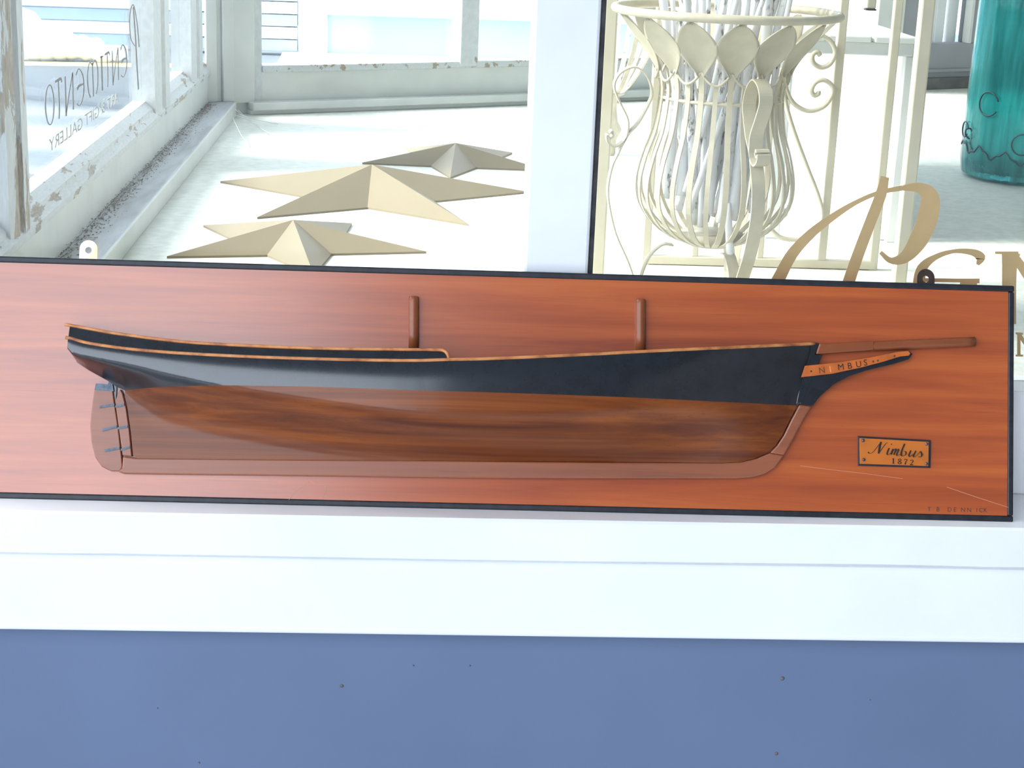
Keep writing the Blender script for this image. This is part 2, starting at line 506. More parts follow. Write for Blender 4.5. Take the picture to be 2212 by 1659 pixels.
# ---- indoor floor and walls
XW = -0.575
WA = Vector((-0.49, 4.80, 0)); WD = Vector((math.cos(math.radians(28)), math.sin(math.radians(28)), 0))
WN = Vector((WD.y, -WD.x, 0))           # faces the camera
def bw(s, z, d=0.0):                     # point on the angled back wall, d metres in front of it
    p = WA + WD * s + WN * d
    return Vector((p.x, p.y, z))
def bw_px(u, v):
    p = on_plane(u, v, WA, WN)
    return (p - WA).dot(WD), p.z
def bw_box(name, s0, s1, z0, z1, d0, d1, mat, bevel=0.0, parent=None):
    v = [bw(s, z, d) for s in (s0, s1) for d in (d0, d1) for z in (z0, z1)]
    f = [(0, 1, 3, 2), (4, 6, 7, 5), (0, 4, 5, 1), (2, 3, 7, 6), (0, 2, 6, 4), (1, 5, 7, 3)]
    return mesh_obj(name, v, f, mat, parent, False, True, bevel)
fl = [(-0.60, 2.15, FZ), (3.4, 2.15, FZ), (3.4, 6.95, FZ), (XW, 4.74, FZ)]
fv = fl + [(x, y, FZ - 0.05) for x, y, z in fl]
struct(mesh_obj('floor', fv, [(0, 1, 2, 3), (7, 6, 5, 4), (0, 4, 5, 1), (1, 5, 6, 2), (2, 6, 7, 3), (3, 7, 4, 0)], M['floor']),
       'pale painted floor of the display room', 'floor')
# left wall: panel below the side window, rail, posts
struct(box('wall_left', XW - 0.05, XW, 2.15, 4.75, FZ - 0.05, 0.212, M['white_in']), 'low white panel under the side window', 'wall')
def side_prof(name, prof, y0, y1, mat):
    n = len(prof)
    v = [(x, y0, z) for x, z in prof] + [(x, y1, z) for x, z in prof]
    f = [tuple(range(n)), tuple(range(2 * n - 1, n - 1, -1))] + [(i, (i + 1) % n, n + (i + 1) % n, n + i) for i in range(n)]
    return mesh_obj(name, v, f, mat)
struct(side_prof('trim_10', [(XW - 0.05, 0.210), (XW + 0.006, 0.210), (XW + 0.006, 0.222), (XW - 0.004, 0.232), (XW - 0.006, 0.240), (XW - 0.022, 0.254), (XW - 0.05, 0.254)],
                 2.15, 4.75, M['peel_rail']), 'weathered bottom rail of the side window with peeling paint', 'window rail')
def vpost(name, ya, yb, mat, lab, deep=0.05):
    w = yb - ya
    prof = [(ya, -deep), (ya, 0.0), (ya + w * 0.30, 0.004), (ya + w * 0.34, -0.004), (ya + w * 0.42, -0.004), (ya + w * 0.47, 0.006),
            (ya + w * 0.72, 0.006), (ya + w * 0.78, -0.006), (ya + w * 0.9, -0.010), (yb, -0.022), (yb, -deep)]
    n = len(prof)
    v = [(XW + d, y, 0.225) for y, d in prof] + [(XW + d, y, 1.6) for y, d in prof]
    f = [tuple(range(n)), tuple(range(2 * n - 1, n - 1, -1))] + [(i, (i + 1) % n, n + (i + 1) % n, n + i) for i in range(n)]
    o = mesh_obj(name, v, f, mat)
    return struct(o, lab, 'window post')
vpost('trim_11', 2.425, 2.572, M['peel'], 'moulded side window post with heavily flaked paint nearest the glass')
vpost('trim_12', 3.795, 4.055, M['peel_light'], 'middle post of the side window with a few bare patches')
vpost('trim_13', 4.405, 4.66, M['peel_light'], 'end post of the side window beside the room corner')
struct(box('window_3', XW - 0.032, XW - 0.028, 2.572, 3.795, 0.25, 1.6, M['glass']), 'side window pane with the dark reversed lettering', 'window')
struct(box('window_4', XW - 0.032, XW - 0.028, 4.055, 4.405, 0.25, 1.6, M['glass']), 'narrow side window pane next to the corner', 'window')
struct(box('window_5', XW - 0.032, XW - 0.028, 2.15, 2.425, 0.25, 1.6, M['glass']), 'side window pane cut off at the left edge', 'window')
# ledge along the left wall
LH = 0.136
struct(box('trim_14', XW, -0.506, 2.15, 4.77, FZ, LH, M['ledge'], None, 0.003), 'dusty grey ledge running along the foot of the side window', 'ledge')
struct(box('trim_15', -0.506, -0.500, 2.15, 4.755, FZ, LH + 0.001, M['white_in'], None, 0.0015), 'pale front edge of the dusty ledge', 'trim')

# ---- angled back wall with its window and the grey door beyond
struct(bw_box('wall_back', -0.14, 2.36, FZ - 0.05, 0.215, -0.06, 0.0, M['white_in']), 'low white wall under the back window', 'wall')
struct(bw_box('trim_16', 0.015, 2.36, 0.112, 0.134, 0.0, 0.045, M['white_in'], 0.003), 'white ledge along the foot of the back wall', 'ledge')
struct(bw_box('trim_17', 0.015, 2.36, FZ, 0.112, 0.0, 0.030, M['white_in'], 0.002), 'white base strip below the back ledge', 'baseboard')
struct(bw_box('trim_18', 0.06, 2.36, 0.212, 0.231, -0.055, 0.008, M['peel_rail'], 0.003), 'weathered bottom rail of the back window', 'window rail')
for k, (s0, s1, d0, d1) in enumerate(((-0.107, -0.075, 0.0, 0.012), (-0.075, -0.06, 0.0, 0.006), (-0.06, -0.028, 0.0, 0.018))):
    struct(bw_box('trim_%d' % (19 + k), s0, s1, LH, 1.6, d0, d1, M['white_in'], 0.002), 'vertical moulding %s of the corner pilaster' % ('next to the side window', 'in the middle', 'at the right')[k], 'trim')
struct(bw_box('trim_22', -0.028, 0.035, 0.13, 1.6, -0.05, 0.010, M['white_in'], 0.002), 'flat white pilaster between corner and back window', 'pilaster')
struct(bw_box('trim_23', 0.035, 0.060, 0.13, 1.6, -0.05, 0.002, M['peel_light'], 0.002), 'narrow jamb of the back window', 'jamb')
struct(bw_box('trim_24', 0.683, 0.744, 0.216, 1.6, -0.05, 0.012, M['peel_light'], 0.004), 'slim muntin dividing the back window', 'muntin')
struct(bw_box('window_6', 0.06, 0.683, 0.23, 1.6, -0.035, -0.031, M['glass']), 'left pane of the back window', 'window')
struct(bw_box('window_7', 0.744, 2.30, 0.23, 1.6, -0.035, -0.031, M['glass']), 'right pane of the back window', 'window')
struct(bw_box('trim_25', 2.30, 2.42, FZ, 1.6, -0.06, 0.02, M['white_in'], 0.003), 'white end post of the back window', 'pilaster')
door = bw_box('door_1', 2.42, 3.55, FZ, 0.258, -0.05, 0.004, M['grey_panel'], 0.003)
struct(door, 'grey lower panel of the glazed back door', 'door')
MW['door_1'] = Matrix.Identity(4)
bw_box('stile', 2.42, 2.545, 0.258, 1.6, -0.05, 0.004, M['grey_panel'], 0.003, door)
bw_box('stile', 2.752, 2.90, 0.258, 1.6, -0.05, 0.004, M['grey_panel'], 0.003, door)
bw_box('moulding', 2.742, 2.756, 0.258, 1.6, -0.02, 0.014, M['white_in'], 0.002, door)
bw_box('moulding', 2.545, 2.560, 0.258, 1.6, -0.02, 0.010, M['white_in'], 0.002, door)
bw_box('moulding', 2.43, 3.50, 0.158, 0.170, 0.0, 0.016, M['grey_panel'], 0.003, door)
bw_box('skirting', 2.42, 3.55, FZ, 0.140, 0.0, 0.022, M['dark_skirt'], 0.003, door)
bw_box('pane', 2.545, 2.752, 0.255, 1.6, -0.03, -0.026, M['glass'], 0, door)
for k in range(4):
    bw_box('curtain', 2.545 + k * 0.052, 2.590 + k * 0.052, 0.255, 1.6, -0.075, -0.062 + 0.008 * (k % 2), M['curtain'], 0.004, door)
bw_box('panel', 2.90, 3.55, 0.258, 1.6, -0.05, 0.0, M['grey_panel'], 0.003, door)
struct(box('wall_right', 2.95, 3.05, 2.15, 6.6, FZ - 0.05, 1.75, M['white_in']), 'white wall closing the room at the right', 'wall')
cv = [(-0.62, 2.15), (3.05, 2.15), (3.05, 6.75), (-0.62, 4.75)]
struct(mesh_obj('ceiling', [(x, y, 1.75) for x, y in cv] + [(x, y, 1.80) for x, y in cv],
                [(3, 2, 1, 0), (4, 5, 6, 7), (0, 1, 5, 4), (1, 2, 6, 5), (2, 3, 7, 6), (3, 0, 4, 7)], M['white_in']),
       'white ceiling of the display room', 'ceiling')

# ---- outdoors
struct(mesh_obj('floor_street', [(-60, -40, GROUND - 0.02), (60, -40, GROUND - 0.02), (60, 70, GROUND - 0.02), (-60, 70, GROUND - 0.02)], [(0, 1, 2, 3)], M['asphalt']),
       'pale grey road surface outside the windows', 'road')
a = on_z(60, 137, GROUND - 0.018); b = on_z(420, 142, GROUND - 0.018)
dv = (b - a).normalized(); pv = Vector((-dv.y, dv.x, 0)) * 0.16
struct(mesh_obj('trim_30', [a - dv * 8 - pv, b + dv * 8 - pv, b + dv * 8 + pv, a - dv * 8 + pv], [(0, 1, 2, 3)], M['yellow']),
       'yellow painted line on the road seen through the side window', 'road line')
struct(box('wall_unseen_opposite', -1.0, 16, -9.2, -8.8, GROUND, 14.0, M['unseen_dark']), 'unseen dark building across the street, shaped to darken reflections', 'wall')  # out of view; height, edge and dark tone set to cut sky reflections
struct(box('wall_added_wing', 2.7, 2.9, -3.2, 2.0, GROUND, 3.6, M['unseen_dark']), 'unseen wing wall added at the right to dim that side', 'wall')  # added out of view to darken the right side and its reflections

struct(box('ceiling_added_eave', -7.0, 6.0, 0.3, 2.05, 2.25, 2.33, M['veranda']), 'unseen eave added above the shop front to shade it', 'ceiling')  # added out of view to keep sun and high sky off the front
struct(box('floor_veranda', -7.0, 6.0, -0.75, 1.972, GROUND - 0.02, GROUND, M['veranda_floor']), 'veranda floor in front of the shop', 'floor')

# =================================================================== HALF HULL MODEL ON ITS PANEL
BL = on_z(0, 1077, 0.0); BR = on_z(2189, 1128, 0.0)
EX = (BR - BL).normalized()
LEAN = math.radians(20)
N0 = EX.cross(Vector((0, 0, 1)))                       # towards the camera, horizontal
BZ = Vector((0, 0, 1)) * math.cos(LEAN) - N0 * math.sin(LEAN)
BY = BZ.cross(EX)                                      # into the panel
MB = Matrix(((EX.x, BY.x, BZ.x, BL.x), (EX.y, BY.y, BZ.y, BL.y), (EX.z, BY.z, BZ.z, BL.z), (0, 0, 0, 1)))
MBI = MB.inverted()
def bp(u, v, d=0.0):
    """pixel -> panel coordinates (x along, z up) at d metres in front of the panel face."""
    p = MBI @ on_plane(u, v, BL - BY * d, BY)
    return (p.x, p.z)
PX = 0.296 / 507.0                                      # about one photo pixel on the panel, in metres
hh = thing('half_hull_model', 'varnished wooden panel with black and brown half hull ship model, leaning on the sill', 'ship model', mat=MB)
BW = (BR - BL).length; BH = 0.2965; X0 = -0.045; TH = 0.019; EB = 0.0078
L = lambda **k: None
def bprism(name, poly, d0, d1, mat, parent=hh, bevel=0.0, smooth=False):
    v, f = prism_vf(poly, -d1, -d0)
    return mesh_obj(name, v, f, mat, parent, smooth, False, bevel)
def bpoly(pts, d=0.0): return [bp(u, v, d) for u, v in pts]
pan = box('panel', X0 + EB, BW - EB, 0.0, TH - 0.001, EB, BH - EB, M['board'], hh, 0, False)
pan['label'] = 'reddish brown varnished panel'
for nm, q in (('edge_strip', (X0, BW, 0.0, EB)), ('edge_strip', (X0, BW, BH - EB, BH)), ('edge_strip', (X0, X0 + EB, EB, BH - EB)), ('edge_strip', (BW - EB, BW, EB, BH - EB))):
    o = box(nm, q[0], q[1], -0.0005, TH, q[2], q[3], M['edge_black'], hh, 0.0018, False)
    o['label'] = 'black painted edge'

# ---- hull surface
T_SHEER = [(147, 729), (200, 743), (320, 758), (500, 769), (700, 776), (880, 779), (970, 777), (1060, 775), (1250, 767), (1400, 759), (1550, 752), (1680, 746), (1764, 742)]
T_CAP = [(141, 700), (185, 708), (260, 721), (400, 738), (560, 747), (700, 752), (860, 754), (950, 755)]
T_WL = [(252, 841), (330, 836), (471, 834), (700, 838), (900, 845), (1100, 851), (1300, 858), (1500, 866), (1727, 876)]
T_BOT = [(145, 742), (154, 764), (166, 783), (190, 799), (230, 821), (252, 836), (264, 841), (269, 856), (275, 882), (278, 904), (282, 932), (287, 984), (296, 990),
         (500, 992), (900, 995), (1300, 998), (1560, 1000), (1600, 998), (1630, 991), (1655, 979), (1675, 963), (1690, 941), (1706, 908), (1727, 868), (1745, 815), (1764, 742)]
T_ZA = [(145, 742), (154, 764), (166, 783), (190, 799), (230, 821), (264, 842), (330, 858), (450, 888), (600, 925), (750, 962), (900, 984), (1100, 992), (1300, 990), (1500, 975), (1650, 940), (1727, 868), (1764, 742)]
T_ZB = [(147, 750), (160, 763), (265, 782), (371, 806), (474, 828), (700, 862), (900, 885), (1100, 888), (1300, 872), (1500, 832), (1700, 775), (1764, 741)]
T_B = [(140, 0.036), (220, 0.042), (320, 0.048), (600, 0.058), (900, 0.063), (1100, 0.062), (1300, 0.056), (1450, 0.047), (1580, 0.035), (1680, 0.022), (1740, 0.012), (1768, 0.008)]
def B_px(u): return interp(T_B, u)
sheer = smooth_tab([bp(u, v, B_px(u)) for u, v in T_SHEER])
cap = smooth_tab([bp(u, v, B_px(u)) for u, v in T_CAP])
wl = smooth_tab([bp(u, v, B_px(u) * 0.85) for u, v in T_WL])
bot = [bp(u, v, 0.010) for u, v in T_BOT]
za_t = smooth_tab([bp(u, v, 0.012) for u, v in T_ZA], 4)
zb_t = smooth_tab([bp(u, v, B_px(u) * 0.9) for u, v in T_ZB], 4)
b_t = smooth_tab([(bp(u, 780, b)[0], b) for u, b in T_B], 6)
XS0, XS1 = sheer[0][0], bp(1764, 742, 0.010)[0]
p_t = [(bp(u, 800, 0.03)[0], p) for u, p in ((147, 1.2), (262, 1.6), (300, 2.8), (400, 3.6), (550, 2.9), (720, 2.1), (900, 1.45), (1100, 1.1), (1300, 1.0), (1500, 1.1), (1650, 1.2), (1764, 1.3))]
# where the hollow starts: runs from the counter down to the keel
zsh_t = [bp(u, v, 0.010) for u, v in T_BOT[:7]] + [bp(u, v, 0.010) for u, v in ((280, 862), (305, 900), (340, 945), (380, 975), (440, 989), (600, 992))] + [q for q in bot if q[0] > bp(700, 990, 0.01)[0]]
TUMBLE = 0.38
def hull_b(x, z):
    """half breadth: hollow run aft, round midship, slight tumblehome above the turn"""
    zb0 = interp(bot, x); zb = max(interp(zb_t, x), zb0 + 0.003)
    zs_ = interp(sheer, x)
    fade = min(1.0, (XS1 - x) / 0.25)
    Bx = interp(b_t, x) + TUMBLE * 0.5 * max(0.0, zs_ - zb) * fade
    bk = 0.0085 * min(1.0, (XS1 - x) / 0.05 + 0.6)
    zh = max(interp(zsh_t, x), zb0); zb = max(zb, zh + 0.003)
    t = (z - zh) / (zb - zh)
    if t >= 1:
        return Bx - TUMBLE * 0.5 * fade * max(0.0, z - zb) ** 2 / max(zs_ - zb, 0.006)
    t = max(t, 0.0)
    return bk + (Bx - bk) * math.sin(math.pi / 2 * t ** interp(p_t, x))
xs = sorted(set([XS0 + (XS1 - XS0) * i / 110 for i in range(111)] + [p[0] for p in bot if XS0 < p[0] < XS1]))
NB, NT = 22, 16
gv_b, gv_t = [], []
for x in xs:
    zs, zw, z0 = interp(sheer, x), interp(wl, x), interp(bot, x)
    z0 = min(z0, zs - 0.0004)
    zw = min(max(zw, z0), zs)
    gv_b.append([(x, -hull_b(x, z0 + (zw - z0) * k / NB), z0 + (zw - z0) * k / NB) for k in range(NB + 1)])
    gv_t.append([(x, -hull_b(x, zw + (zs - zw) * k / NT), zw + (zs - zw) * k / NT) for k in range(NT + 1)])
def grid_solid(name, rows, mat, close_top):
    # rows of points; back edge at the panel face closes the solid
    R = []
    for r in rows:
        q = [(r[0][0], 0.0, r[0][2])] + r + [(r[-1][0], 0.0, r[-1][2])]
        R.append(q)
    n = len(R[0]); v = [p for q in R for p in q]; f = []
    for i in range(len(R) - 1):
        for k in range(n - 1):
            f.append((i * n + k, i * n + k + 1, (i + 1) * n + k + 1, (i + 1) * n + k))
    f.append(tuple(range(n))); f.append(tuple((len(R) - 1) * n + k for k in range(n - 1, -1, -1)))
    me = bpy.data.meshes.new(name)
    me.from_pydata(v, [], f)
    bm = bmesh.new(); bm.from_mesh(me)
    bmesh.ops.remove_doubles(bm, verts=bm.verts, dist=0.00003)
    bmesh.ops.recalc_face_normals(bm, faces=bm.faces)
    for e in bm.edges:
        e.smooth = not (len(e.link_faces) == 2 and e.calc_face_angle(0) > 0.7)
    bm.to_mesh(me); bm.free()
    for p in me.polygons: p.use_smooth = True
    me.materials.append(mat)
    return link(bpy.data.objects.new(name, me), hh)
iw = next(i for i, x in enumerate(xs) if interp(wl, x) > interp(bot, x) + 0.0008 and x > bp(260, 840, 0.01)[0])
jw = max(i for i, x in enumerate(xs) if interp(wl, x) > interp(bot, x) + 0.0008)
o = grid_solid('hull_bottom', gv_b[iw:jw + 1], M['hull_wood'], False); o['label'] = 'dark varnished underwater hull'
topsides = grid_solid('topsides', gv_t, M['black'], True); topsides['label'] = 'glossy black upper hull'
# bulwark along the quarterdeck
uc = [141 + (955 - 141) * i / 60 for i in range(61)]
rows = []
for i in range(61):
    x = cap[0][0] + (cap[-1][0] - cap[0][0]) * i / 60
    x = max(x, XS0)
    zc, zs = interp(cap, x), interp(sheer, x)
    bx = interp(b_t, x) - 0.0015
    rows.append([(x, -(bx - 0.006 * k / 4), zs + (zc - zs) * k / 4) for k in range(5)])
xe = rows[-1][0][0]
for k2, (dx, fr) in enumerate(((0.004, 0.93), (0.0075, 0.72), (0.0095, 0.40), (0.010, 0.12))):
    x = xe + dx; zs = interp(sheer, x); zc = interp(cap, xe); bx = interp(b_t, x) - 0.0015
    rows.append([(x, -(bx - 0.006 * fr * k / 4), zs + (zc - zs) * fr * k / 4) for k in range(5)])
o = grid_solid('bulwark', rows, M['black'], True); o['label'] = 'raised black bulwark at the stern'
# rails
def rail(name, tab, r, x_a, x_b, extra=None, n=120, inset=0.0):
    pts = []
    for i in range(n + 1):
        x = x_a + (x_b - x_a) * i / n
        pts.append((x, -(interp(b_t, x) - r * 0.2 - inset), interp(tab, x)))
    if extra: pts += extra
    v, f = tube_vf(pts, r, 8)
    return mesh_obj(name, v, f, M['rail_wood'], hh, True, False)
o = rail('main_rail', sheer, 0.0021, XS0 - 0.003, XS1 - 0.002); o['label'] = 'thin tan rail along the sheer'
xc = cap[-1][0]
ends = [(xc + dx, -(interp(b_t, xc + dx) - 0.0015 - 0.0048 * fr), interp(sheer, xc + dx) + (interp(cap, xc) - interp(sheer, xc + dx)) * fr) for dx, fr in ((0.003, 0.98), (0.0065, 0.86), (0.0092, 0.6), (0.0105, 0.3), (0.011, 0.03))]
o = rail('cap_rail', cap, 0.0019, cap[0][0] - 0.002, xc, ends, 120, 0.0058); o['label'] = 'thin tan cap rail with a rounded forward end'

# ---- keel, stem, knee, sternpost, rudder
KD = 0.0085
keel_pts = [(268, 985), (296, 989), (600, 992), (900, 995), (1300, 999), (1560, 1000), (1600, 998), (1630, 991), (1660, 979), (1691, 984), (1672, 1010), (1650, 1024), (1625, 1031), (1590, 1034), (1300, 1034), (1000, 1033), (700, 1029), (400, 1026), (270, 1024), (257, 1019), (266, 1010)]
bprism('keel', bpoly(keel_pts), 0, KD, M['keel_wood'], hh, 0.002)
stem_pts = [(1660, 979), (1676, 962), (1690, 941), (1706, 908), (1724, 874), (1751, 878), (1737, 900), (1722, 928), (1706, 958), (1691, 984)]
bprism('stem', bpoly(stem_pts), 0, KD, M['keel_wood'], hh, 0.002)
knee_pts = [(1724, 874), (1745, 822), (1752, 800), (1800, 796), (1860, 785), (1930, 770), (1960, 760), (1967, 766), (1958, 778), (1925, 788), (1870, 801), (1830, 814), (1795, 833), (1768, 857), (1751, 878)]
o = bprism('head_knee', bpoly(knee_pts), 0, KD + 0.001, M['black'], hh, 0.0003); o['label'] = 'black curved knee under the bow'
bprism('bow_block', bpoly([(1742, 741), (1766, 742), (1757, 767), (1773, 768), (1762, 792), (1736, 856), (1728, 872), (1716, 874)]), 0, 0.0099, M['black'], hh, 0.001)
tb = bprism('trailboard', bpoly([(1739, 790), (1731, 815), (1800, 807), (1860, 794), (1910, 781), (1945, 770), (1964, 768), (1967, 763), (1962, 758), (1940, 760), (1880, 772), (1810, 783)], 0.013), 0.0100, 0.0130, M['trail'], hh, 0.0006)
tb['label'] = 'orange carved name board at the bow'
def to_board(ux, vx, ang, sc, d):
    x0, z0 = bp(ux, vx, d)
    ca, sa = math.cos(ang), math.sin(ang)
    return lambda x, y, t: (x0 + (x * ca - y * sa) * sc, -(d + t * sc), z0 + (x * sa + y * ca) * sc)
def tparts(parts, name, mat, parent, ws=False):
    lift = []
    for k, (v, f) in enumerate(parts):          # overlapping strokes sit a hair apart
        c = Vector((0, -0.00012 * k, 0))
        lift.append(([Vector(q) + c for q in v], f))
    parts = lift
    v, f = join_vf(parts)
    return mesh_obj(name, v, f, mat, parent, False, ws)
slope = math.radians(9)
for ch, u, v, m_ in (('N', 1769, 807, 'worn_ink'), ('I', 1792, 804, 'worn_pale'), ('M', 1810, 800, 'ink'), ('B', 1831, 797, 'ink'), ('U', 1849, 794, 'ink'), ('S', 1866, 790, 'ink')):
    tparts([text_vf(ch, 1.0, to_board(u, v, slope, 0.0108, 0.0129), 0.03)], 'letter', M[m_], tb)
v, f = [], []
for u, v_ in ((1752, 802), (1886, 781), (1896, 779), (1932, 769)):
    x, z = bp(u, v_, 0.013)
    tube('carved_dot', [(x, -0.0128, z), (x, -0.0134, z)], 0.0012, M['worn_ink'], tb, 8, False, False)
# bowsprit: squared heel and round spar
heel = bpoly([(1766, 742), (1778, 744), (1862, 739), (1885, 738), (1885, 757), (1870, 759), (1758, 767)])
bs = bprism('bowsprit', heel, 0.0, 0.0105, M['spar_wood'], hh, 0.002)
p0 = bp(1868, 749, 0.005); p1 = bp(2106, 738, 0.005)
pts = [(p0[0] + (p1[0] - p0[0]) * i / 12, -0.0045, p0[1] + (p1[1] - p0[1]) * i / 12) for i in range(13)]
tube('spar', pts, [0.0058] + [0.0061] * 11 + [0.0060], M['spar_wood'], bs, 16, False, False)
for u, vt, vb in ((893.5, 640, 754), (1383.5, 646, 760)):
    xt, zt = bp(u, vt, 0.004); xb, zb = bp(u, vb, 0.004)
    pts = [(xb + (xt - xb) * t, -0.0035, zb + (zt - zb) * t) for t in (0, 0.3, 0.6, 0.9, 0.985)] + [(xt, -0.0035, zt)]
    tube('mast_stub', pts, [0.0064] * 5 + [0.0052], M['spar_wood'], hh, 18, False, False)
sp = bprism('sternpost', bpoly([(251, 868), (257, 852), (262, 841), (267, 850), (275, 882), (278, 904), (282, 932), (287, 986), (267, 984)]), 0, 0.0078, M['keel_wood'], hh, 0.001)
rud = bprism('rudder', bpoly([(209, 829), (236, 831), (237, 827), (244, 828), (249, 866), (258, 925), (265, 985), (267, 1008), (262, 1018), (242, 1018), (222, 1008), (208, 988), (200, 955), (197, 920), (200, 888), (205, 850)]), 0, 0.0075, M['keel_wood'], hh, 0.0022)
bprism('rudder_head', bpoly([(210, 829), (236, 831), (237, 826), (245, 827), (248, 846), (207, 843)]), 0.0072, 0.0082, M['strap'], rud)
for (a0, a1, c0, c1) in (((218, 880), (250, 875), (252, 879), (271, 875)), ((224, 930), (255, 922), (257, 926), (278, 922)), ((229, 974), (261, 968), (264, 972), (283, 966))):
    for par, (p, q) in ((rud, (a0, a1)), (sp, (c0, c1))):
        bprism('hinge_strap', bpoly([(p[0], p[1] - 2.6), (q[0], q[1] - 2.6), (q[0], q[1] + 2.6), (p[0], p[1] + 2.6)]), 0.0074, 0.0090, M['strap'], par)
x, z = bp(249, 848, 0.004)
bprism('rudder_stock', bpoly([(243, 824), (250, 824), (253, 840), (251, 868), (247, 866)]), 0, 0.004, M['black'], rud)

# ---- name plate
pl_out = [(1852, 942), (2010, 951), (2009, 1011), (1852, 1006)]
pl_in = [(1856, 946), (2006, 954.5), (2005, 1007), (1857, 1002)]
pq = bprism('name_plate', bpoly(pl_out), 0, 0.0025, M['edge_black'], hh, 0.0007)
pq['label'] = 'small black framed orange plate reading Nimbus 1872'
bprism('plate', bpoly(pl_in, 0.0025), 0.0025, 0.0036, M['plate'], pq, 0.0004)
for u, v_ in ((1864.5, 951.5), (2002, 959), (1866, 993), (2001.5, 1002)):
    x, z = bp(u, v_, 0.004)
    pts = [(x, -0.0034, z), (x, -0.0043, z), (x, -0.0048, z)]
    tube('screw', pts, [0.0023, 0.0021, 0.0012], M['screw'], pq, 10, False, False)
ang = math.radians(-3.2)
tb2 = to_board(1875, 979, ang, PX * 1.2, 0.0036)
pen = []
def P_(pts, w, a=0.35, hair=0.3, sm=5): pen.append(pen_vf(pts, w, a, 0.6, hair, sm, tb2))
# script "Nimbus": x,y in photo pixels from the start of the word
P_([(0, 2), (3, 0), (8, 2), (14, 10), (22, 22)], [3.0, 2, 1.6, 1.6, 1.8])
P_([(22, 22), (20, 12), (19, 1)], [3.4, 3.8, 3.4], 0.0)
P_([(19, 1), (25, 11), (31, 20), (34, 21)], [1.6, 1.6, 1.6, 2])
P_([(37, 12), (34, 3), (36, 0), (40, 3)], [3.2, 3.2, 2, 1.4])
P_([(40, 18.5), (41.5, 20)], 3.2)
P_([(44, 11), (41, 1)], 3.2, 0)
P_([(42, 4), (47, 11), (49, 10), (46, 1)], [1.6, 2, 3.2, 3.2])
P_([(47.5, 4), (52, 11), (54, 10), (51, 2), (53, 0), (57, 3)], [1.6, 2, 3.2, 3.2, 2, 1.4])
P_([(64, 22), (60, 10), (59, 2), (62, 0), (67, 3), (67, 8), (63, 8)], [3.2, 3.4, 3.2, 2, 2.4, 2.2, 1.4])
P_([(76, 11), (73, 3), (75, 0), (80, 5)], [3.2, 3.2, 2, 1.6])
P_([(85, 11), (81, 2), (83, 0), (87, 3)], [3.2, 3.2, 2, 1.4])
P_([(87, 3), (93, 11)], [1.3, 1.5])
P_([(93, 11), (96, 5), (94, 1), (90, 1)], [1.8, 3.2, 2.6, 2])
tparts(pen, 'letter', M['ink'], pq)
tb2 = to_board(1926, 1001, ang, PX, 0.0036)
for ch in range(4):
    pen = []
    ox = ch * 13.0
    if ch == 0:
        P_([(ox + 1, 9), (ox + 3.2, 11)], 1.6, 0, 0.6, 1); P_([(ox + 3.4, 11.2), (ox + 3.4, 0)], 2.6, 0, 0.4, 1); P_([(ox + 0.6, 0.3), (ox + 6.4, 0.3)], 0.9, 0, 1, 1)
    if ch == 1:
        P_([(ox + 4, 5.8), (ox + 1.2, 8.4), (ox + 4, 11.2), (ox + 6.8, 8.4), (ox + 4, 5.8)], 2.2, 0, 0.4); P_([(ox + 4, 5.8), (ox + 0.6, 2.8), (ox + 4, 0), (ox + 7.4, 2.8), (ox + 4, 5.8)], 2.4, 0, 0.4)
    if ch == 2:
        P_([(ox + 0.8, 8.4), (ox + 1, 11), (ox + 7.4, 10.6)], 1.7, 1.2, 0.6, 1); P_([(ox + 7.2, 10.6), (ox + 4, 5), (ox + 3, 0)], [1.2, 2.2, 2.6], 0, 0.4)
    if ch == 3:
        P_([(ox + 1, 8.4), (ox + 3.8, 11.2), (ox + 6.8, 8.6), (ox + 4, 4), (ox + 0.8, 0.6)], [2.2, 1.6, 2.4, 1.8, 1.2], 0, 0.5); P_([(ox + 0.6, 0.6), (ox + 7.4, 0.8)], 1.8, 1.5, 0.9, 1)
    tparts(pen, 'letter', M['ink'], pq)
# stamped maker's mark and scratches in the varnish
for ch, u in (('T', 2003), ('B', 2022), ('D', 2046), ('E', 2059), ('N', 2075), ('N', 2088), ('I', 2108), ('C', 2114), ('K', 2124)):
    tparts([text_vf(ch, 1.0, to_board(u, 1104 + (u - 2003) * 0.021, math.radians(-1.5), 0.0078, 0.0), 0.03)], 'stamped_letter', M['stamp'], hh)
for pts in ([(618, 1088), (640, 1060), (662, 1046), (668, 1038)], [(668, 1038), (690, 1046), (704, 1052), (696, 1078)], [(1728, 1006), (1790, 1014), (1860, 1022), (1950, 1034)], [(2045, 1052), (2110, 1074), (2178, 1096)], [(655, 1010), (668, 1016), (664, 1032)]):
    q = [bp(u, v_, 0.0002) for u, v_ in pts]
    v, f = pen_vf(q, 0.0006, 0.8, 0.0003, 0.7, 5, lambda x, y, t: (x, -t, y))
    mesh_obj('scratch', v, f, M['scratch'], hh, False, False)
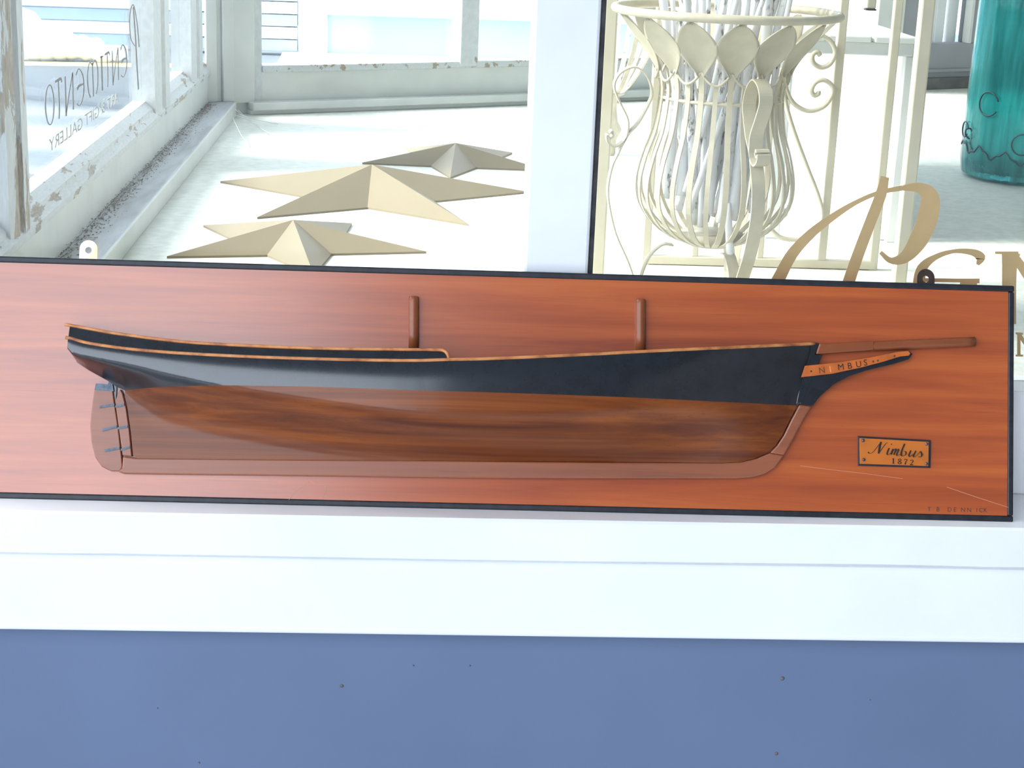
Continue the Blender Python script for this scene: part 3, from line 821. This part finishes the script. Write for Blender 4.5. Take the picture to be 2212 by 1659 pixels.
# hanging tabs fixed behind the top edge
def tab(u, v_top, v_base, wpx, mat, lab):
    xa, zt = bp(u, v_top, -TH); zb = BH - 0.02
    w = wpx * PX * 1.01 / 2
    r = w
    outer = [(xa - w, zt - r - (zt - r - zb) * k / 5) for k in range(1, 6)] + [(xa - w * 0.5, zb), (xa, zb), (xa + w * 0.5, zb)] + [(xa + w, zb + (zt - r - zb) * k / 5) for k in range(5)] + [(xa + w * math.cos(t * math.pi / 14), zt - r + r * math.sin(t * math.pi / 14)) for t in range(15)]
    hx, hz, hr = xa, zt - r * 1.15, w * 0.38
    v, f = [], []
    n = len(outer)
    hole = []
    for p in outer:
        a_ = math.atan2(p[1] - hz, p[0] - hx); hole.append((hx + hr * math.cos(a_), hz + hr * math.sin(a_)))
    y0, y1 = TH - 0.0005, TH + 0.0015
    for y in (y0, y1):
        v += [(p[0], y, p[1]) for p in outer] + [(p[0], y, p[1]) for p in hole]
    for i in range(n):
        j = (i + 1) % n
        f += [(i, j, n + j, n + i), (2 * n + i, 3 * n + i, 3 * n + j, 2 * n + j), (i, 2 * n + i, 2 * n + j, j), (n + i, n + j, 3 * n + j, 3 * n + i)]
    o = mesh_obj('hanging_tab', v, f, mat, hh, False, False)
    o['label'] = lab
tab(192, 519, 560, 37, M['tab_brass'], 'pinkish brass hanging tab with a hole')
tab(2000, 581, 620, 38, M['tab_dark'], 'dark bronze hanging tab')

# =================================================================== LETTERING ON THE GLASS
def glyph(ch):
    """uncial style strokes in a box of height 1; returns (width, [(points, width list, pen angle)])"""
    o = [(0.30 + 0.28 * math.cos(t), 0.5 + 0.5 * math.sin(t)) for t in [math.pi / 2 + k * math.pi / 8 for k in range(17)]]
    G = {
        'P': (0.62, [([(0.30, 1.45), (0.22, 0.9), (0.16, 0.2), (0.10, -0.35)], 0.09, 0.2),
                     ([(0.0, 0.55), (0.10, 1.1), (0.30, 1.5), (0.52, 1.3), (0.50, 0.85), (0.26, 0.62)], 0.07, 0.3)]),
        'E': (0.50, [([(0.46, 0.88), (0.30, 1.0), (0.10, 0.80), (0.04, 0.5), (0.10, 0.18), (0.30, 0.0), (0.48, 0.10)], 0.09, 0.2),
                     ([(0.06, 0.52), (0.30, 0.54), (0.42, 0.48)], [0.05, 0.08, 0.12], 1.4)]),
        'N': (0.58, [([(0.06, 1.0), (0.08, 0.0)], 0.09, 0), ([(0.07, 0.96), (0.30, 0.5), (0.50, 0.04)], 0.08, 0.4), ([(0.50, 1.0), (0.51, -0.05)], 0.09, 0)]),
        'T': (0.46, [([(0.24, 0.98), (0.23, 0.3), (0.28, 0.0)], 0.09, 0), ([(0.02, 0.90), (0.10, 1.0), (0.44, 1.0)], [0.14, 0.09, 0.06], 1.3)]),
        'I': (0.22, [([(0.10, 1.0), (0.10, 0.0)], 0.09, 0), ([(0.02, 0.98), (0.16, 1.0)], 0.06, 1.4)]),
        'M': (0.78, [([(0.38, 0.96), (0.37, 0.0)], 0.09, 0), ([(0.38, 0.9), (0.20, 1.0), (0.05, 0.7), (0.08, 0.25), (0.20, 0.02)], 0.09, 0.1),
                     ([(0.38, 0.9), (0.56, 1.0), (0.71, 0.7), (0.68, 0.25), (0.56, 0.02)], 0.09, 0.1)]),
        'O': (0.62, [(o, 0.09, 0.2)]),
    }
    return G[ch]
# dark reversed name on the side window (reads from the street, P farthest from the front)
sign = thing('window_lettering', 'dark reversed shop name lettering on the side window', 'lettering', (XW - 0.034, 3.1, 0.3))
LX = XW - 0.0275
cpx = [('P', 302), ('E', 276), ('N', 258), ('T', 239), ('I', 225), ('M', 213), ('E', 182), ('N', 159), ('T', 134), ('O', 115), ('', 91)]
cells = [(c, on_x(u, 170, LX).y) for c, u in cpx]
HT = 0.064
for i, (ch, y0) in enumerate(cells[:-1]):
    w, strokes = glyph(ch)
    cw = (y0 - cells[i + 1][1]) * 0.86 / w
    zb_, hz = (0.333, HT) if ch != 'P' else (0.320, 0.098)
    t3 = lambda x, y, t, y0=y0, cw=cw, zb_=zb_, hz=hz: (LX + t * 0.0004, y0 - x * cw, zb_ + y * hz)
    tparts([pen_vf(p, wd if not isinstance(wd, float) else wd * 0.75, a_, 1.0, 0.45, 5, t3) for p, wd, a_ in strokes], 'letter', M['grey_letter'], sign, True)
ya, yb = on_x(256, 205, LX).y, on_x(106, 315, LX).y
wtext = max(q[0] for q in text_vf('ART & GIFT GALLERY', 1.0, lambda x, y, t: (x, y, t))[0])
t3 = lambda x, y, t: (LX + t, ya - x * (ya - yb) / wtext, 0.290 + y * 0.030)
st_ = tparts([text_vf('ART & GIFT GALLERY', 1.0, t3, 0.0003)], 'small_text', M['pale_letter'], sign, True)
st_['kind'] = 'stuff'

# gold name on the right front pane
gold = thing('gold_lettering', 'gold shop name lettering on the right front pane', 'lettering', (0.9, GY, 0.2))
GYL = GY - 0.0012
def g3(x, y, t):
    p = on_y(x, y, GYL)
    return (p.x, p.y + t * 0.0008, p.z)
pP = [pen_vf([(1672, 625), (1685, 597), (1712, 548), (1752, 505), (1800, 468), (1850, 437), (1900, 416), (1950, 406)], [30, 27, 24, 20, 15, 10, 9, 11], 0.3, 1.0, 1.0, 5, g3),
      pen_vf([(1950, 406), (1985, 406), (2008, 425), (2004, 470), (1983, 520), (1955, 555), (1925, 563), (1902, 545)], [11, 22, 40, 45, 40, 26, 13, 8], 0.0, 1.0, 1.0, 6, g3),
      pen_vf([(1912, 382), (1903, 420), (1880, 480), (1850, 560), (1828, 625), (1810, 680)], [18, 24, 24, 25, 26, 28], 0.0, 1.0, 1.0, 5, g3)]
tparts(pP, 'letter', M['gold'], gold, True)
pE = [pen_vf([(2112, 572), (2118, 556), (2100, 545), (2060, 543), (2020, 556), (1992, 580), (1986, 620), (1996, 670), (2040, 705), (2090, 700), (2120, 680)], [6, 22, 14, 8, 12, 22, 28, 28, 20, 12, 8], 0.2, 1.0, 1.0, 5, g3),
      pen_vf([(1998, 605), (2070, 606), (2116, 607)], [8, 8, 10], 1.5, 1.0, 1.0, 2, g3), pen_vf([(2074, 614), (2110, 609)], [6, 12], 1.5, 1.0, 1.0, 1, g3)]
tparts(pE, 'letter', M['gold'], gold, True)
pN = [pen_vf([(2150, 546), (2200, 547)], [5, 7], 1.5, 1.0, 1.0, 1, g3), pen_vf([(2184, 546), (2181, 575), (2180, 620), (2180, 700)], [40, 32, 30, 30], 0, 1.0, 1.0, 4, g3),
      pen_vf([(2196, 560), (2250, 640), (2290, 700)], [18, 24, 24], 0, 1.0, 1.0, 4, g3), pen_vf([(2292, 546), (2292, 700)], 24, 0, 1.0, 1.0, 1, g3)]
tparts(pN, 'letter', M['gold'], gold, True)
pn2 = [pen_vf([(2201, 720), (2201, 768)], 7, 0, 1.0, 1.0, 1, g3), pen_vf([(2200, 720), (2232, 768)], 8, 0, 1.0, 1.0, 1, g3), pen_vf([(2232, 720), (2232, 768)], 6, 0, 1.0, 1.0, 1, g3),
       pen_vf([(2194, 720), (2210, 721)], 4, 1.5, 1.0, 1.0, 1, g3), pen_vf([(2194, 768), (2210, 768)], 4, 1.5, 1.0, 1.0, 1, g3)]
tparts(pn2, 'letter', M['gold'], gold, True)

# =================================================================== BARN STARS ON THE FLOOR
def star(label, cx, cy, R, az0, apex_px, r_in=0.40):
    t = thing('barn_star', label, 'star', (cx, cy, FZ), 'metal stars on the floor')
    ap = on_plane(apex_px[0], apex_px[1], (cx, cy, 0), Vector((0, 1, 0)))
    hgt = ap.z - FZ
    tip, inn = [], []
    for k in range(5):
        a_ = math.radians(az0 + 72 * k); b_ = math.radians(az0 + 36 + 72 * k)
        tip.append(Vector((R * math.cos(a_), R * math.sin(a_), 0.004)))
        inn.append(Vector((R * r_in * math.cos(b_), R * r_in * math.sin(b_), 0.004)))
    apx = Vector((0, 0, hgt))
    th = 0.004
    for k in range(5):                     # each point of the star is a folded sheet: two facets
        pa, pb, pc = tip[k], inn[k], inn[k - 1]
        for q in (pb, pc):
            top = [apx, pa, q]
            v = top + [p - Vector((0, 0, th)) for p in top]
            mesh_obj('facet', [tuple(x) for x in v], [(0, 1, 2), (5, 4, 3), (0, 3, 4, 1), (1, 4, 5, 2), (2, 5, 3, 0)], M['star'], t, False, False)
    return t
def star_from_tips(label, tips_px, angs, apex_px, r_in=0.40, off=(0, 0), sc=1.0):
    """centre, radius and turn of the regular star whose given points fall on those floor pixels"""
    P = [on_z(u, v, FZ) for u, v in tips_px]
    # least squares: P = c + R*(cos(a+t), sin(a+t)) -> linear in c, A=R cos t, B=R sin t
    import numpy as np
    A, bb = [], []
    for p, a_ in zip(P, angs):
        c, s = math.cos(math.radians(a_)), math.sin(math.radians(a_))
        A.append([1, 0, c, -s]); bb.append(p.x)
        A.append([0, 1, s, c]); bb.append(p.y)
    sol = np.linalg.lstsq(np.array(A), np.array(bb), rcond=None)[0]
    R = math.hypot(sol[2], sol[3]); t = math.degrees(math.atan2(sol[3], sol[2]))
    print('STAR', label, sol[0], sol[1], R, t)
    return star(label, sol[0] + off[0], sol[1] + off[1], R * sc, t, apex_px, r_in)
star_from_tips('middle cream metal star, the largest of the three', [(465, 392), (570, 473), (1035, 490), (1120, 420)], [144, 216, 288, 0], (797, 355))
star_from_tips('front cream metal star just above the panel edge', [(385, 556), (925, 551), (415, 490)], [216, 0, 144], (640, 475))
star_from_tips('far cream metal star nearest the back window', [(985, 389), (1150, 369), (1121, 332)], [288, 0, 72], (992, 309))

# =================================================================== DUST AND COBWEB
rd = random.Random(11)
V, F = [], []
for i in range(2600):
    y = 2.3 + rd.random() ** 0.9 * 2.4
    d = abs(rd.gauss(0, 0.014)) + 0.001
    x = XW + d; s = rd.uniform(0.0006, 0.0024); a_ = rd.random() * 6.28
    z = LH + 0.0005 + max(0, 0.010 - d) * rd.random()
    o = len(V)
    V += [(x + s * math.cos(a_), y + 2.2 * s * math.sin(a_), z), (x + s * math.cos(a_ + 2), y + 2.2 * s * math.sin(a_ + 2), z + s * 0.4), (x + s * math.cos(a_ + 4), y + 2.2 * s * math.sin(a_ + 4), z)]
    F.append((o, o + 1, o + 2))
tag(mesh_obj('dust', V, F, M['dirt']), 'brown dust and paint flakes along the window ledge', 'dust', None, 'stuff')
web = thing('cobweb', 'thin pale cobweb strands in the room corner', 'cobweb', (-0.49, 4.62, LH))
for q in ([(508, 236), (530, 255), (560, 275), (606, 302)], [(506, 248), (545, 262), (580, 290)], [(515, 238), (540, 262), (557, 270)], [(503, 255), (520, 290), (540, 318)], [(512, 246), (552, 258), (600, 268)]):
    pts = []
    for i, (u, v_) in enumerate(q): 
        p = on_z(u, v_, LH - 0.034 * i / (len(q) - 1)); pts.append(p)
    tube('strand', catmull(pts, 5), 0.0009, M['web'], web, 5)

# =================================================================== BASKET PLANT STAND
BY0 = 2.62
BX0 = 0.461
bk = thing('basket_stand', 'cream wrought iron basket stand with leaf collar and scrolled legs', 'plant stand', (BX0, BY0, FZ))
def cyl(r, az, z): return Vector((BX0 + r * math.cos(az), BY0 + r * math.sin(az), z))
zpx = lambda v_: on_y(1560, v_, BY0).z
RIMZ = 0.567; RIMR = 0.169
tube('rim', [cyl(RIMR, k * math.pi / 24, RIMZ) for k in range(48)], 0.0065, M['cream'], bk, 10, True)
prof = smooth_tab([(0.484, 0.102), (0.460, 0.096), (0.437, 0.095), (0.39, 0.101), (0.35, 0.114), (0.31, 0.122), (0.275, 0.118), (0.245, 0.098), (0.225, 0.072), (0.213, 0.042)][::-1], 4)
def rp(z): return interp(prof, z)
NL = 14
for k in range(NL):
    az = math.radians(-90 - 2) + k * 2 * math.pi / NL
    for half, zt in ((0, 0.484), (0.5, 0.465)):
        a_ = az + half * 2 * math.pi / NL
        zs_ = [0.213 + (zt - 0.213) * i / 26 for i in range(27)]
        pts = [cyl(rp(z), a_, z) for z in zs_]
        ribbon('strap', pts, Vector((-math.sin(a_), math.cos(a_), 0)), 0.0085 if half == 0 else 0.0075, 0.0022, M['cream'], bk)
    # leaf: rib-pressed sheet leaning outwards up to the rim
    n1, n2 = 14, 12
    v = []
    lz0, lz1 = 0.478, 0.560
    for i in range(n1 + 1):
        t = i / n1
        r = 0.100 + (0.160 - 0.100) * (t ** 1.35)
        z = lz0 + (lz1 - lz0) * t
        wv = 0.0035 + 0.030 * math.sin(math.pi * min(1, t * 0.98 + 0.02)) ** 0.75 * (0.35 + 0.65 * math.sin(math.pi / 2 * min(1, t * 1.5)))
        for j in range(n2 + 1):
            s = j / n2 * 2 - 1
            rib = 0.0010 * (1 if j % 2 else -1)
            p = cyl(r + 0.006 * s * s + rib, az, z) + Vector((-math.sin(az), math.cos(az), 0)) * (wv * s)
            v.append(p)
    nv = len(v)
    v += [p + Vector((-math.cos(az), -math.sin(az), 0)) * 0.0015 for p in v]
    f = []
    for i in range(n1):
        for j in range(n2):
            a0 = i * (n2 + 1) + j
            f += [(a0, a0 + 1, a0 + n2 + 2, a0 + n2 + 1), (nv + a0 + n2 + 1, nv + a0 + n2 + 2, nv + a0 + 1, nv + a0)]
    ring_i = [j for j in range(n2 + 1)] + [i * (n2 + 1) + n2 for i in range(1, n1 + 1)] + [n1 * (n2 + 1) + j for j in range(n2 - 1, -1, -1)] + [i * (n2 + 1) for i in range(n1 - 1, 0, -1)]
    for q in range(len(ring_i)):
        a0, b0 = ring_i[q], ring_i[(q + 1) % len(ring_i)]
        f.append((a0, b0, nv + b0, nv + a0))
    mesh_obj('leaf', v, f, M['cream'], bk, True)
    # scallop wire between neighbouring leaves
    sc = []
    for i in range(13):
        t = i / 12
        a_ = az + t * 2 * math.pi / NL
        sc.append(cyl(0.1015, a_, 0.484 - 0.019 * math.sin(math.pi * t)))
    tube('scallop_wire', sc, 0.0021, M['cream'], bk, 6)
tube('neck_ring', [cyl(0.0935, k * math.pi / 18, 0.438) for k in range(36)], 0.0028, M['cream'], bk, 6, True)
# cup at the bottom
v, f = tube_vf([(BX0, BY0, 0.209), (BX0, BY0, 0.212), (BX0, BY0, 0.228)], [0.036, 0.043, 0.050], 24)
mesh_obj('base_cup', v, f, M['cream_dark'], bk, True)
# legs: profile traced on the left leg, (radius, height), then turned
leg_px = [(1316, 286), (1321, 281), (1323, 290), (1316, 296), (1310, 290), (1312, 305), (1327, 315), (1346, 304), (1354, 286), (1355, 256), (1337, 217), (1326, 184), (1340, 156), (1372, 144), (1398, 165), (1408, 200),
          (1398, 228), (1377, 265), (1354, 291), (1333, 332), (1321, 359), (1313, 400), (1315, 440), (1329, 501), (1355, 561), (1368, 600)]
leg_rz = []
for u, v_ in leg_px:
    p = on_y(u, v_, BY0); leg_rz.append((BX0 - p.x, p.z))
leg_rz += [(leg_rz[-1][0] - 0.002, 0.135), (leg_rz[-1][0] + 0.004, 0.112), (leg_rz[-1][0] + 0.018, FZ + 0.0015)]
brace_px = [(1453, 528), (1430, 527), (1405, 548), (1390, 578), (1381, 610)]
brace_rz = [(BX0 - on_y(u, v_, BY0).x, on_y(u, v_, BY0).z) for u, v_ in brace_px]
for az_deg in (181, 283, 62):
    az = math.radians(az_deg)
    tdir = Vector((-math.sin(az), math.cos(az), 0))
    q = catmull([Vector((r, z, 0)) for r, z in leg_rz], 5)
    ribbon('leg', [cyl(p.x, az, p.y) for p in q], tdir, 0.021, 0.0024, M['cream'], bk)
    q = catmull([Vector((r, z, 0)) for r, z in brace_rz], 5)
    ribbon('leg_brace', [cyl(p.x, az, p.y) for p in q], tdir, 0.018, 0.0024, M['cream_dark'], bk)

# birch branches standing in the basket
rt = random.Random(21)
def seg_dist(p1, q1, p2, q2):
    best = 1e9
    for i in range(9):
        a_ = p1 + (q1 - p1) * (i / 8)
        d = q2 - p2; t = max(0, min(1, (a_ - p2).dot(d) / d.length_squared))
        best = min(best, (a_ - p2 - d * t).length)
    return best
placed = []
tries = 0
while len(placed) < 34 and tries < 60000:
    tries += 1
    a0 = rt.random() * 6.283; r0 = 0.072 * math.sqrt(rt.random()); a1 = a0 + rt.uniform(-1.3, 1.3)
    r1 = 0.080 * math.sqrt(rt.uniform(0.05, 1.0))
    z0 = 0.238 + 0.02 * rt.random() + (0.012 if r0 > 0.05 else 0); zm = 0.44
    p0 = Vector((BX0 + r0 * math.cos(a0), BY0 + r0 * math.sin(a0), z0)); pm = Vector((BX0 + r1 * math.cos(a1), BY0 + r1 * math.sin(a1), zm))
    p1 = p0 + (pm - p0) * (rt.uniform(0.66, 0.80) - z0) / (zm - z0)
    rad0 = rt.uniform(0.0042, 0.0088) if len(placed) > 8 else rt.uniform(0.0075, 0.0100)
    if rt.random() < 0.3: p0 = p0 + (pm - p0) * rt.uniform(0.0, 0.25)
    if math.hypot(p1.x - BX0, p1.y - BY0) > 0.150: continue
    if any(seg_dist(p0, p1, q0, q1) < rad0 + rq + 0.0036 for q0, q1, rq in placed): continue
    placed.append((p0, p1, rad0))
    pts = []
    for k in range(9):
        t = k / 8
        w = 0.0011 * math.sin(math.pi * t)
        pts.append(p0 * (1 - t) + p1 * t + Vector((rt.uniform(-w, w), rt.uniform(-w, w), 0)))
    sm = catmull(pts, 3)
    v, f = tube_vf(sm, [rad0 * (1 - 0.35 * k / (len(sm) - 1)) for k in range(len(sm))], 7)
    o = mesh_obj('birch_branch', v, f, M['birch'], None, True)
    tag(o, 'white speckled birch branch standing inside the cream basket', 'branch', 'birch branches in the basket')
print('BRANCHES', len(placed), tries)
pA, pB = on_y(1574, 480, BY0 - 0.075), on_y(1580, 640, BY0 - 0.062)
v, f = tube_vf([pA + (pA - pB) * 0.25, pA, pA * 0.5 + pB * 0.5, pB], [0.0048, 0.0056, 0.0058, 0.0056], 8)
o = mesh_obj('birch_branch', v, f, M['birch'], None, True)
tag(o, 'white branch poking out through the bottom of the basket', 'branch', 'birch branches in the basket')

# =================================================================== RACK BEHIND THE BASKET
RY = 2.97
rk = thing('metal_rack', 'cream metal rack with vertical bars and scrolls behind the basket', 'rack', (0.6, RY, FZ))
def bar(name, x0, x1, y0, y1, z0, z1, bev=0.002): return box(name, x0, x1, y0, y1, z0, z1, M['rack'], rk, bev)
zr0, zr1 = FZ, 0.117
bar('bottom_rail', 0.405, 0.822, RY - 0.008, RY + 0.008, FZ + 0.001, 0.1165)
for xb in (0.408, 0.495, 0.612, 0.7235, 0.8175):
    wdt = 0.0075 if xb not in (0.495, 0.612) else 0.006
    bar('upright', xb - wdt, xb + wdt, RY - wdt, RY + wdt, FZ + (0.016 if xb not in (0.408, 0.8175) else 0), 1.25)
bar('front_leg', 0.825, 0.848, 2.852, 2.875, FZ, 1.25, 0.003)
bar('front_leg', 0.300, 0.322, 2.852, 2.875, FZ, 1.25, 0.003)
bar('top_rail', 0.30, 0.848, 2.855, 2.872, 1.235, 1.25)
bar('top_rail', 0.405, 0.822, RY - 0.008, RY + 0.008, 1.235, 1.25)
bar('side_rail', 0.829, 0.844, 2.86, RY, 1.215, 1.235); bar('side_rail', 0.304, 0.318, 2.86, RY, 1.215, 1.235)
bar('side_rail', 0.304, 0.41, RY - 0.02, RY - 0.008, 1.22, 1.235)
SY = RY - 0.012
for q in ([(1690, 165), (1694, 200), (1700, 235), (1717, 290), (1745, 365), (1768, 425), (1776, 465), (1764, 497), (1733, 516), (1692, 515), (1668, 498), (1664, 476), (1677, 456), (1692, 453), (1697, 462), (1690, 468)],
          [(1694, 168), (1701, 200), (1717, 226), (1747, 240), (1780, 230), (1798, 203), (1796, 184), (1779, 173), (1761, 179), (1753, 196), (1759, 206), (1768, 203), (1768, 197)],
          [(1694, 155), (1702, 117), (1726, 88), (1760, 75), (1790, 85), (1804, 110), (1795, 136), (1775, 146), (1757, 136), (1755, 120), (1765, 112), (1772, 120)]):
    pts = [on_y(u, v_, SY) for u, v_ in q]
    tube('scroll', catmull(pts, 5), 0.0042, M['rack'], rk, 8)
pc = on_y(1692, 160, SY)
box('collar', pc.x - 0.010, pc.x + 0.008, SY - 0.008, SY + 0.008, pc.z - 0.012, pc.z + 0.010, M['rack'], rk, 0.003)

# =================================================================== SECOND PLANTER FAR BEHIND ON THE LEFT
pf = on_z(1312, 334, FZ)
p2 = thing('pedestal_planter', 'weathered pedestal planter with curved straps behind the basket', 'planter', (pf.x, pf.y, FZ))
def lathe(name, prof_, mat, parent, cx, cy, seg=20):
    pts = [(cx, cy, z) for r, z in prof_]
    v, f = tube_vf(pts, [r for r, z in prof_], seg)
    return mesh_obj(name, v, f, mat, parent, True)
zz = lambda v_: on_y(1312, v_, pf.y).z
lathe('pedestal', [(0.020, FZ), (0.020, zz(300)), (0.030, zz(285)), (0.032, zz(278)), (0.022, zz(262)), (0.017, zz(235)), (0.019, zz(208)), (0.034, zz(202)), (0.036, zz(198))], M['cream_dark'], p2, pf.x, pf.y)
for k in range(14):
    az = k * 2 * math.pi / 14 + 0.2
    pts = []
    for i in range(15):
        t = i / 14
        r = 0.030 + 0.085 * math.sin(t * math.pi / 2) ** 0.8
        pts.append((pf.x + r * math.cos(az), pf.y + r * math.sin(az), zz(200) + (0.19 + 0.02) * t))
    ribbon('strap', pts, Vector((-math.sin(az), math.cos(az), 0)), 0.012, 0.003, M['cream_dark'] if k % 2 else M['birch'], p2)
tube('rim', [(pf.x + 0.116 * math.cos(k * math.pi / 12), pf.y + 0.116 * math.sin(k * math.pi / 12), zz(200) + 0.21) for k in range(24)], 0.006, M['cream_dark'], p2, 8, True)

# =================================================================== WHITE BENCH SEEN END ON
bn = thing('bench', 'narrow white plank bench seen end on behind the rack', 'bench', (0.8, 3.5, FZ))
BXa, BXb, BYa, BYb = 0.672, 0.925, 3.22, 4.25
TZ = 0.481
for k in range(3):
    w = (BXb - BXa + 0.01) / 3
    box('plank', BXa - 0.005 + k * w + 0.0025, BXa - 0.005 + (k + 1) * w - 0.0025, BYa - 0.015, BYb, TZ, TZ + 0.012, M['white_in'], bn, 0.003)
box('apron', BXa, BXb, BYa, BYa + 0.018, 0.456, TZ, M['white_in'], bn, 0.002)
box('apron', BXb - 0.018, BXb, BYa + 0.018, BYb, 0.456, TZ, M['white_in'], bn, 0.002)
box('side_panel', BXb - 0.012, BXb - 0.002, BYa + 0.03, BYb, 0.118, 0.456, M['white'], bn, 0.002)
box('stretcher', BXb - 0.026, BXb - 0.002, BYa + 0.02, BYb, FZ + 0.001, 0.122, M['white'], bn, 0.003)
box('leg', BXa, BXa + 0.03, BYa + 0.01, BYa + 0.03, FZ, 0.456, M['white_in'], bn, 0.003)
box('leg', BXa, BXa + 0.03, BYb - 0.03, BYb, FZ, 0.456, M['white_in'], bn, 0.003)
cab = [(BXb - 0.014, 0.456), (BXb + 0.030, 0.456), (BXb + 0.028, 0.42), (BXb + 0.012, 0.395), (BXb + 0.004, 0.37), (BXb + 0.002, 0.30), (BXb + 0.002, FZ), (BXb - 0.016, FZ), (BXb - 0.014, 0.30)]
v, f = prism_vf(cab, BYa + 0.002, BYa + 0.024)
mesh_obj('leg', v, f, M['white_in'], bn, False, True, 0.002)
pcx = on_y(1877, 48, 3.95)
po = thing('cream_post', 'short cream post standing on the far bench planks', 'post', (pcx.x, 3.95, TZ + 0.012))
box('shaft', pcx.x - 0.011, pcx.x + 0.011, 3.94, 3.962, TZ + 0.016, 0.95, M['rack'], po, 0.003)
box('foot', pcx.x - 0.012, pcx.x + 0.012, 3.939, 3.963, TZ + 0.012, TZ + 0.016, M['dark_gap'], po, 0.001)

# =================================================================== TEAL GLASS VASE
VX, VY = 1.470, 4.07
vase = thing('glass_vase', 'tall teal glass vase wrapped with dark curly wire', 'vase', (VX, VY, FZ))
outp = [(0.02, FZ + 0.001), (0.130, FZ + 0.001), (0.150, FZ + 0.012), (0.155, FZ + 0.04), (0.154, 0.30), (0.150, 0.55), (0.152, 0.80), (0.158, 0.82)]
inp = [(0.150, 0.82), (0.143, 0.80), (0.141, 0.55), (0.144, 0.30), (0.144, FZ + 0.05), (0.135, FZ + 0.025), (0.02, FZ + 0.022)]
allp = outp + inp
seg = 48
v = []
for i, (r, z) in enumerate(allp):
    for k in range(seg):
        a_ = 2 * math.pi * k / seg
        fl_ = 1 + 0.010 * math.cos(a_ * 12) * (1 if i < len(outp) else 0)
        v.append((VX + r * fl_ * math.cos(a_), VY + r * fl_ * math.sin(a_), z))
f = []
for i in range(len(allp) - 1):
    for k in range(seg):
        f.append((i * seg + k, i * seg + (k + 1) % seg, (i + 1) * seg + (k + 1) % seg, (i + 1) * seg + k))
f += [tuple(range(seg)), tuple((len(allp) - 1) * seg + k for k in range(seg - 1, -1, -1))]
mesh_obj('body', v, f, M['teal'], vase, True)
pts = []
for i in range(90):
    a_ = math.radians(178 + i * 2.4)
    z = 0.178 - 0.020 * min(1, i / 40) + 0.010 * math.sin(i * 0.62) + 0.004 * math.sin(i * 1.7)
    pts.append((VX + 0.1595 * math.cos(a_), VY + 0.1595 * math.sin(a_), z))
tube('wire', pts, 0.0022, M['wire'], vase, 6)
for a0, zc, rr in ((183, 0.215, 0.018), (212, 0.285, 0.028), (246, 0.20, 0.024)):
    pts = []
    for i in range(22):
        t = i / 21 * 5.4 + 0.3
        a_ = math.radians(a0) + rr * math.cos(t) / 0.16
        pts.append((VX + 0.1600 * math.cos(a_), VY + 0.1600 * math.sin(a_), zc + rr * math.sin(t)))
    tube('wire', pts, 0.0018, M['wire'], vase, 6)
q = [(2094, 300), (2086, 292), (2087, 280), (2096, 278), (2101, 290), (2098, 305), (2099, 316), (2106, 322)]
tube('wire', catmull([on_y(u, v_, VY - 0.03) for u, v_ in q], 4), 0.002, M['wire'], vase, 6)

# =================================================================== OUTDOORS BEYOND THE WINDOWS
g = on_z(640, 128, GROUND)
nb = thing('neighbour_house', 'white neighbouring building with blue-grey base seen through the back window', 'building', (g.x, g.y, GROUND))
ca = on_z(707, 119, GROUND); cb = on_z(1180, 133, GROUND)
hd = (cb - ca); hd.z = 0; hd.normalize(); hn = Vector((hd.y, -hd.x, 0))
def hb(name, s0, s1, z0, z1, d0, d1, mat, bev=0):
    v = [ca + hd * s + hn * d + Vector((0, 0, z)) for s in (s0, s1) for d in (d0, d1) for z in (z0, z1)]
    f = [(0, 1, 3, 2), (4, 6, 7, 5), (0, 4, 5, 1), (2, 3, 7, 6), (0, 2, 6, 4), (1, 5, 7, 3)]
    return mesh_obj(name, v, f, mat, nb, False, True, bev)
hb('base_panel', 0.0, 9.0, 0.0, 0.36, -0.2, 0.0, M['house_blue'])
hb('wall', -0.25, 9.0, 0.36, 4.0, -0.25, 0.05, M['house_white'])
hb('corner_post', -0.25, 0.0, 0.0, 0.36, -0.2, 0.06, M['house_white'], 0.01)
hb('kerb', -0.4, 9.0, -0.015, 0.02, 0.0, 0.9, M['house_white'], 0.005)
for k in range(9):
    hb('siding_board', -4.0, -0.27, 0.02 + k * 0.11, 0.12 + k * 0.11, -0.25, -0.03 + 0.01 * (k % 2), M['house_white'] if k % 2 else M['house_blue'], 0.004)
hb('side_wall', -4.0, -0.27, 1.02, 4.0, -0.25, -0.05, M['house_white'])
sb = on_z(115, 126, GROUND)
V, F = [], []
rs = random.Random(5)
bm = bmesh.new()
lumps = [(-0.30 + 0.062 * k + rs.uniform(-.02, .02), max(0.05, (0.30 - 0.022 * k) * rs.uniform(0.5, 1.0)), rs.uniform(0.09, 0.15) * (1.15 - 0.045 * k)) for k in range(14)]
lumps += [(-0.25 + 0.1 * k, 0.10, 0.16 - 0.012 * k) for k in range(7)]
for cx, cz, rr in lumps:
    r_ = bmesh.ops.create_icosphere(bm, subdivisions=2, radius=rr)
    for vv in r_['verts']:
        vv.co = vv.co * (1 + rs.uniform(-0.06, 0.06)) + Vector((sb.x + cx, sb.y, GROUND + cz))
me = bpy.data.meshes.new('white_shrub'); bm.to_mesh(me); bm.free(); me.materials.append(M['shrub'])
for p in me.polygons: p.use_smooth = True
o = link(bpy.data.objects.new('white_shrub', me))
tag(o, 'small rounded white shrub by the road outside the side window', 'shrub')
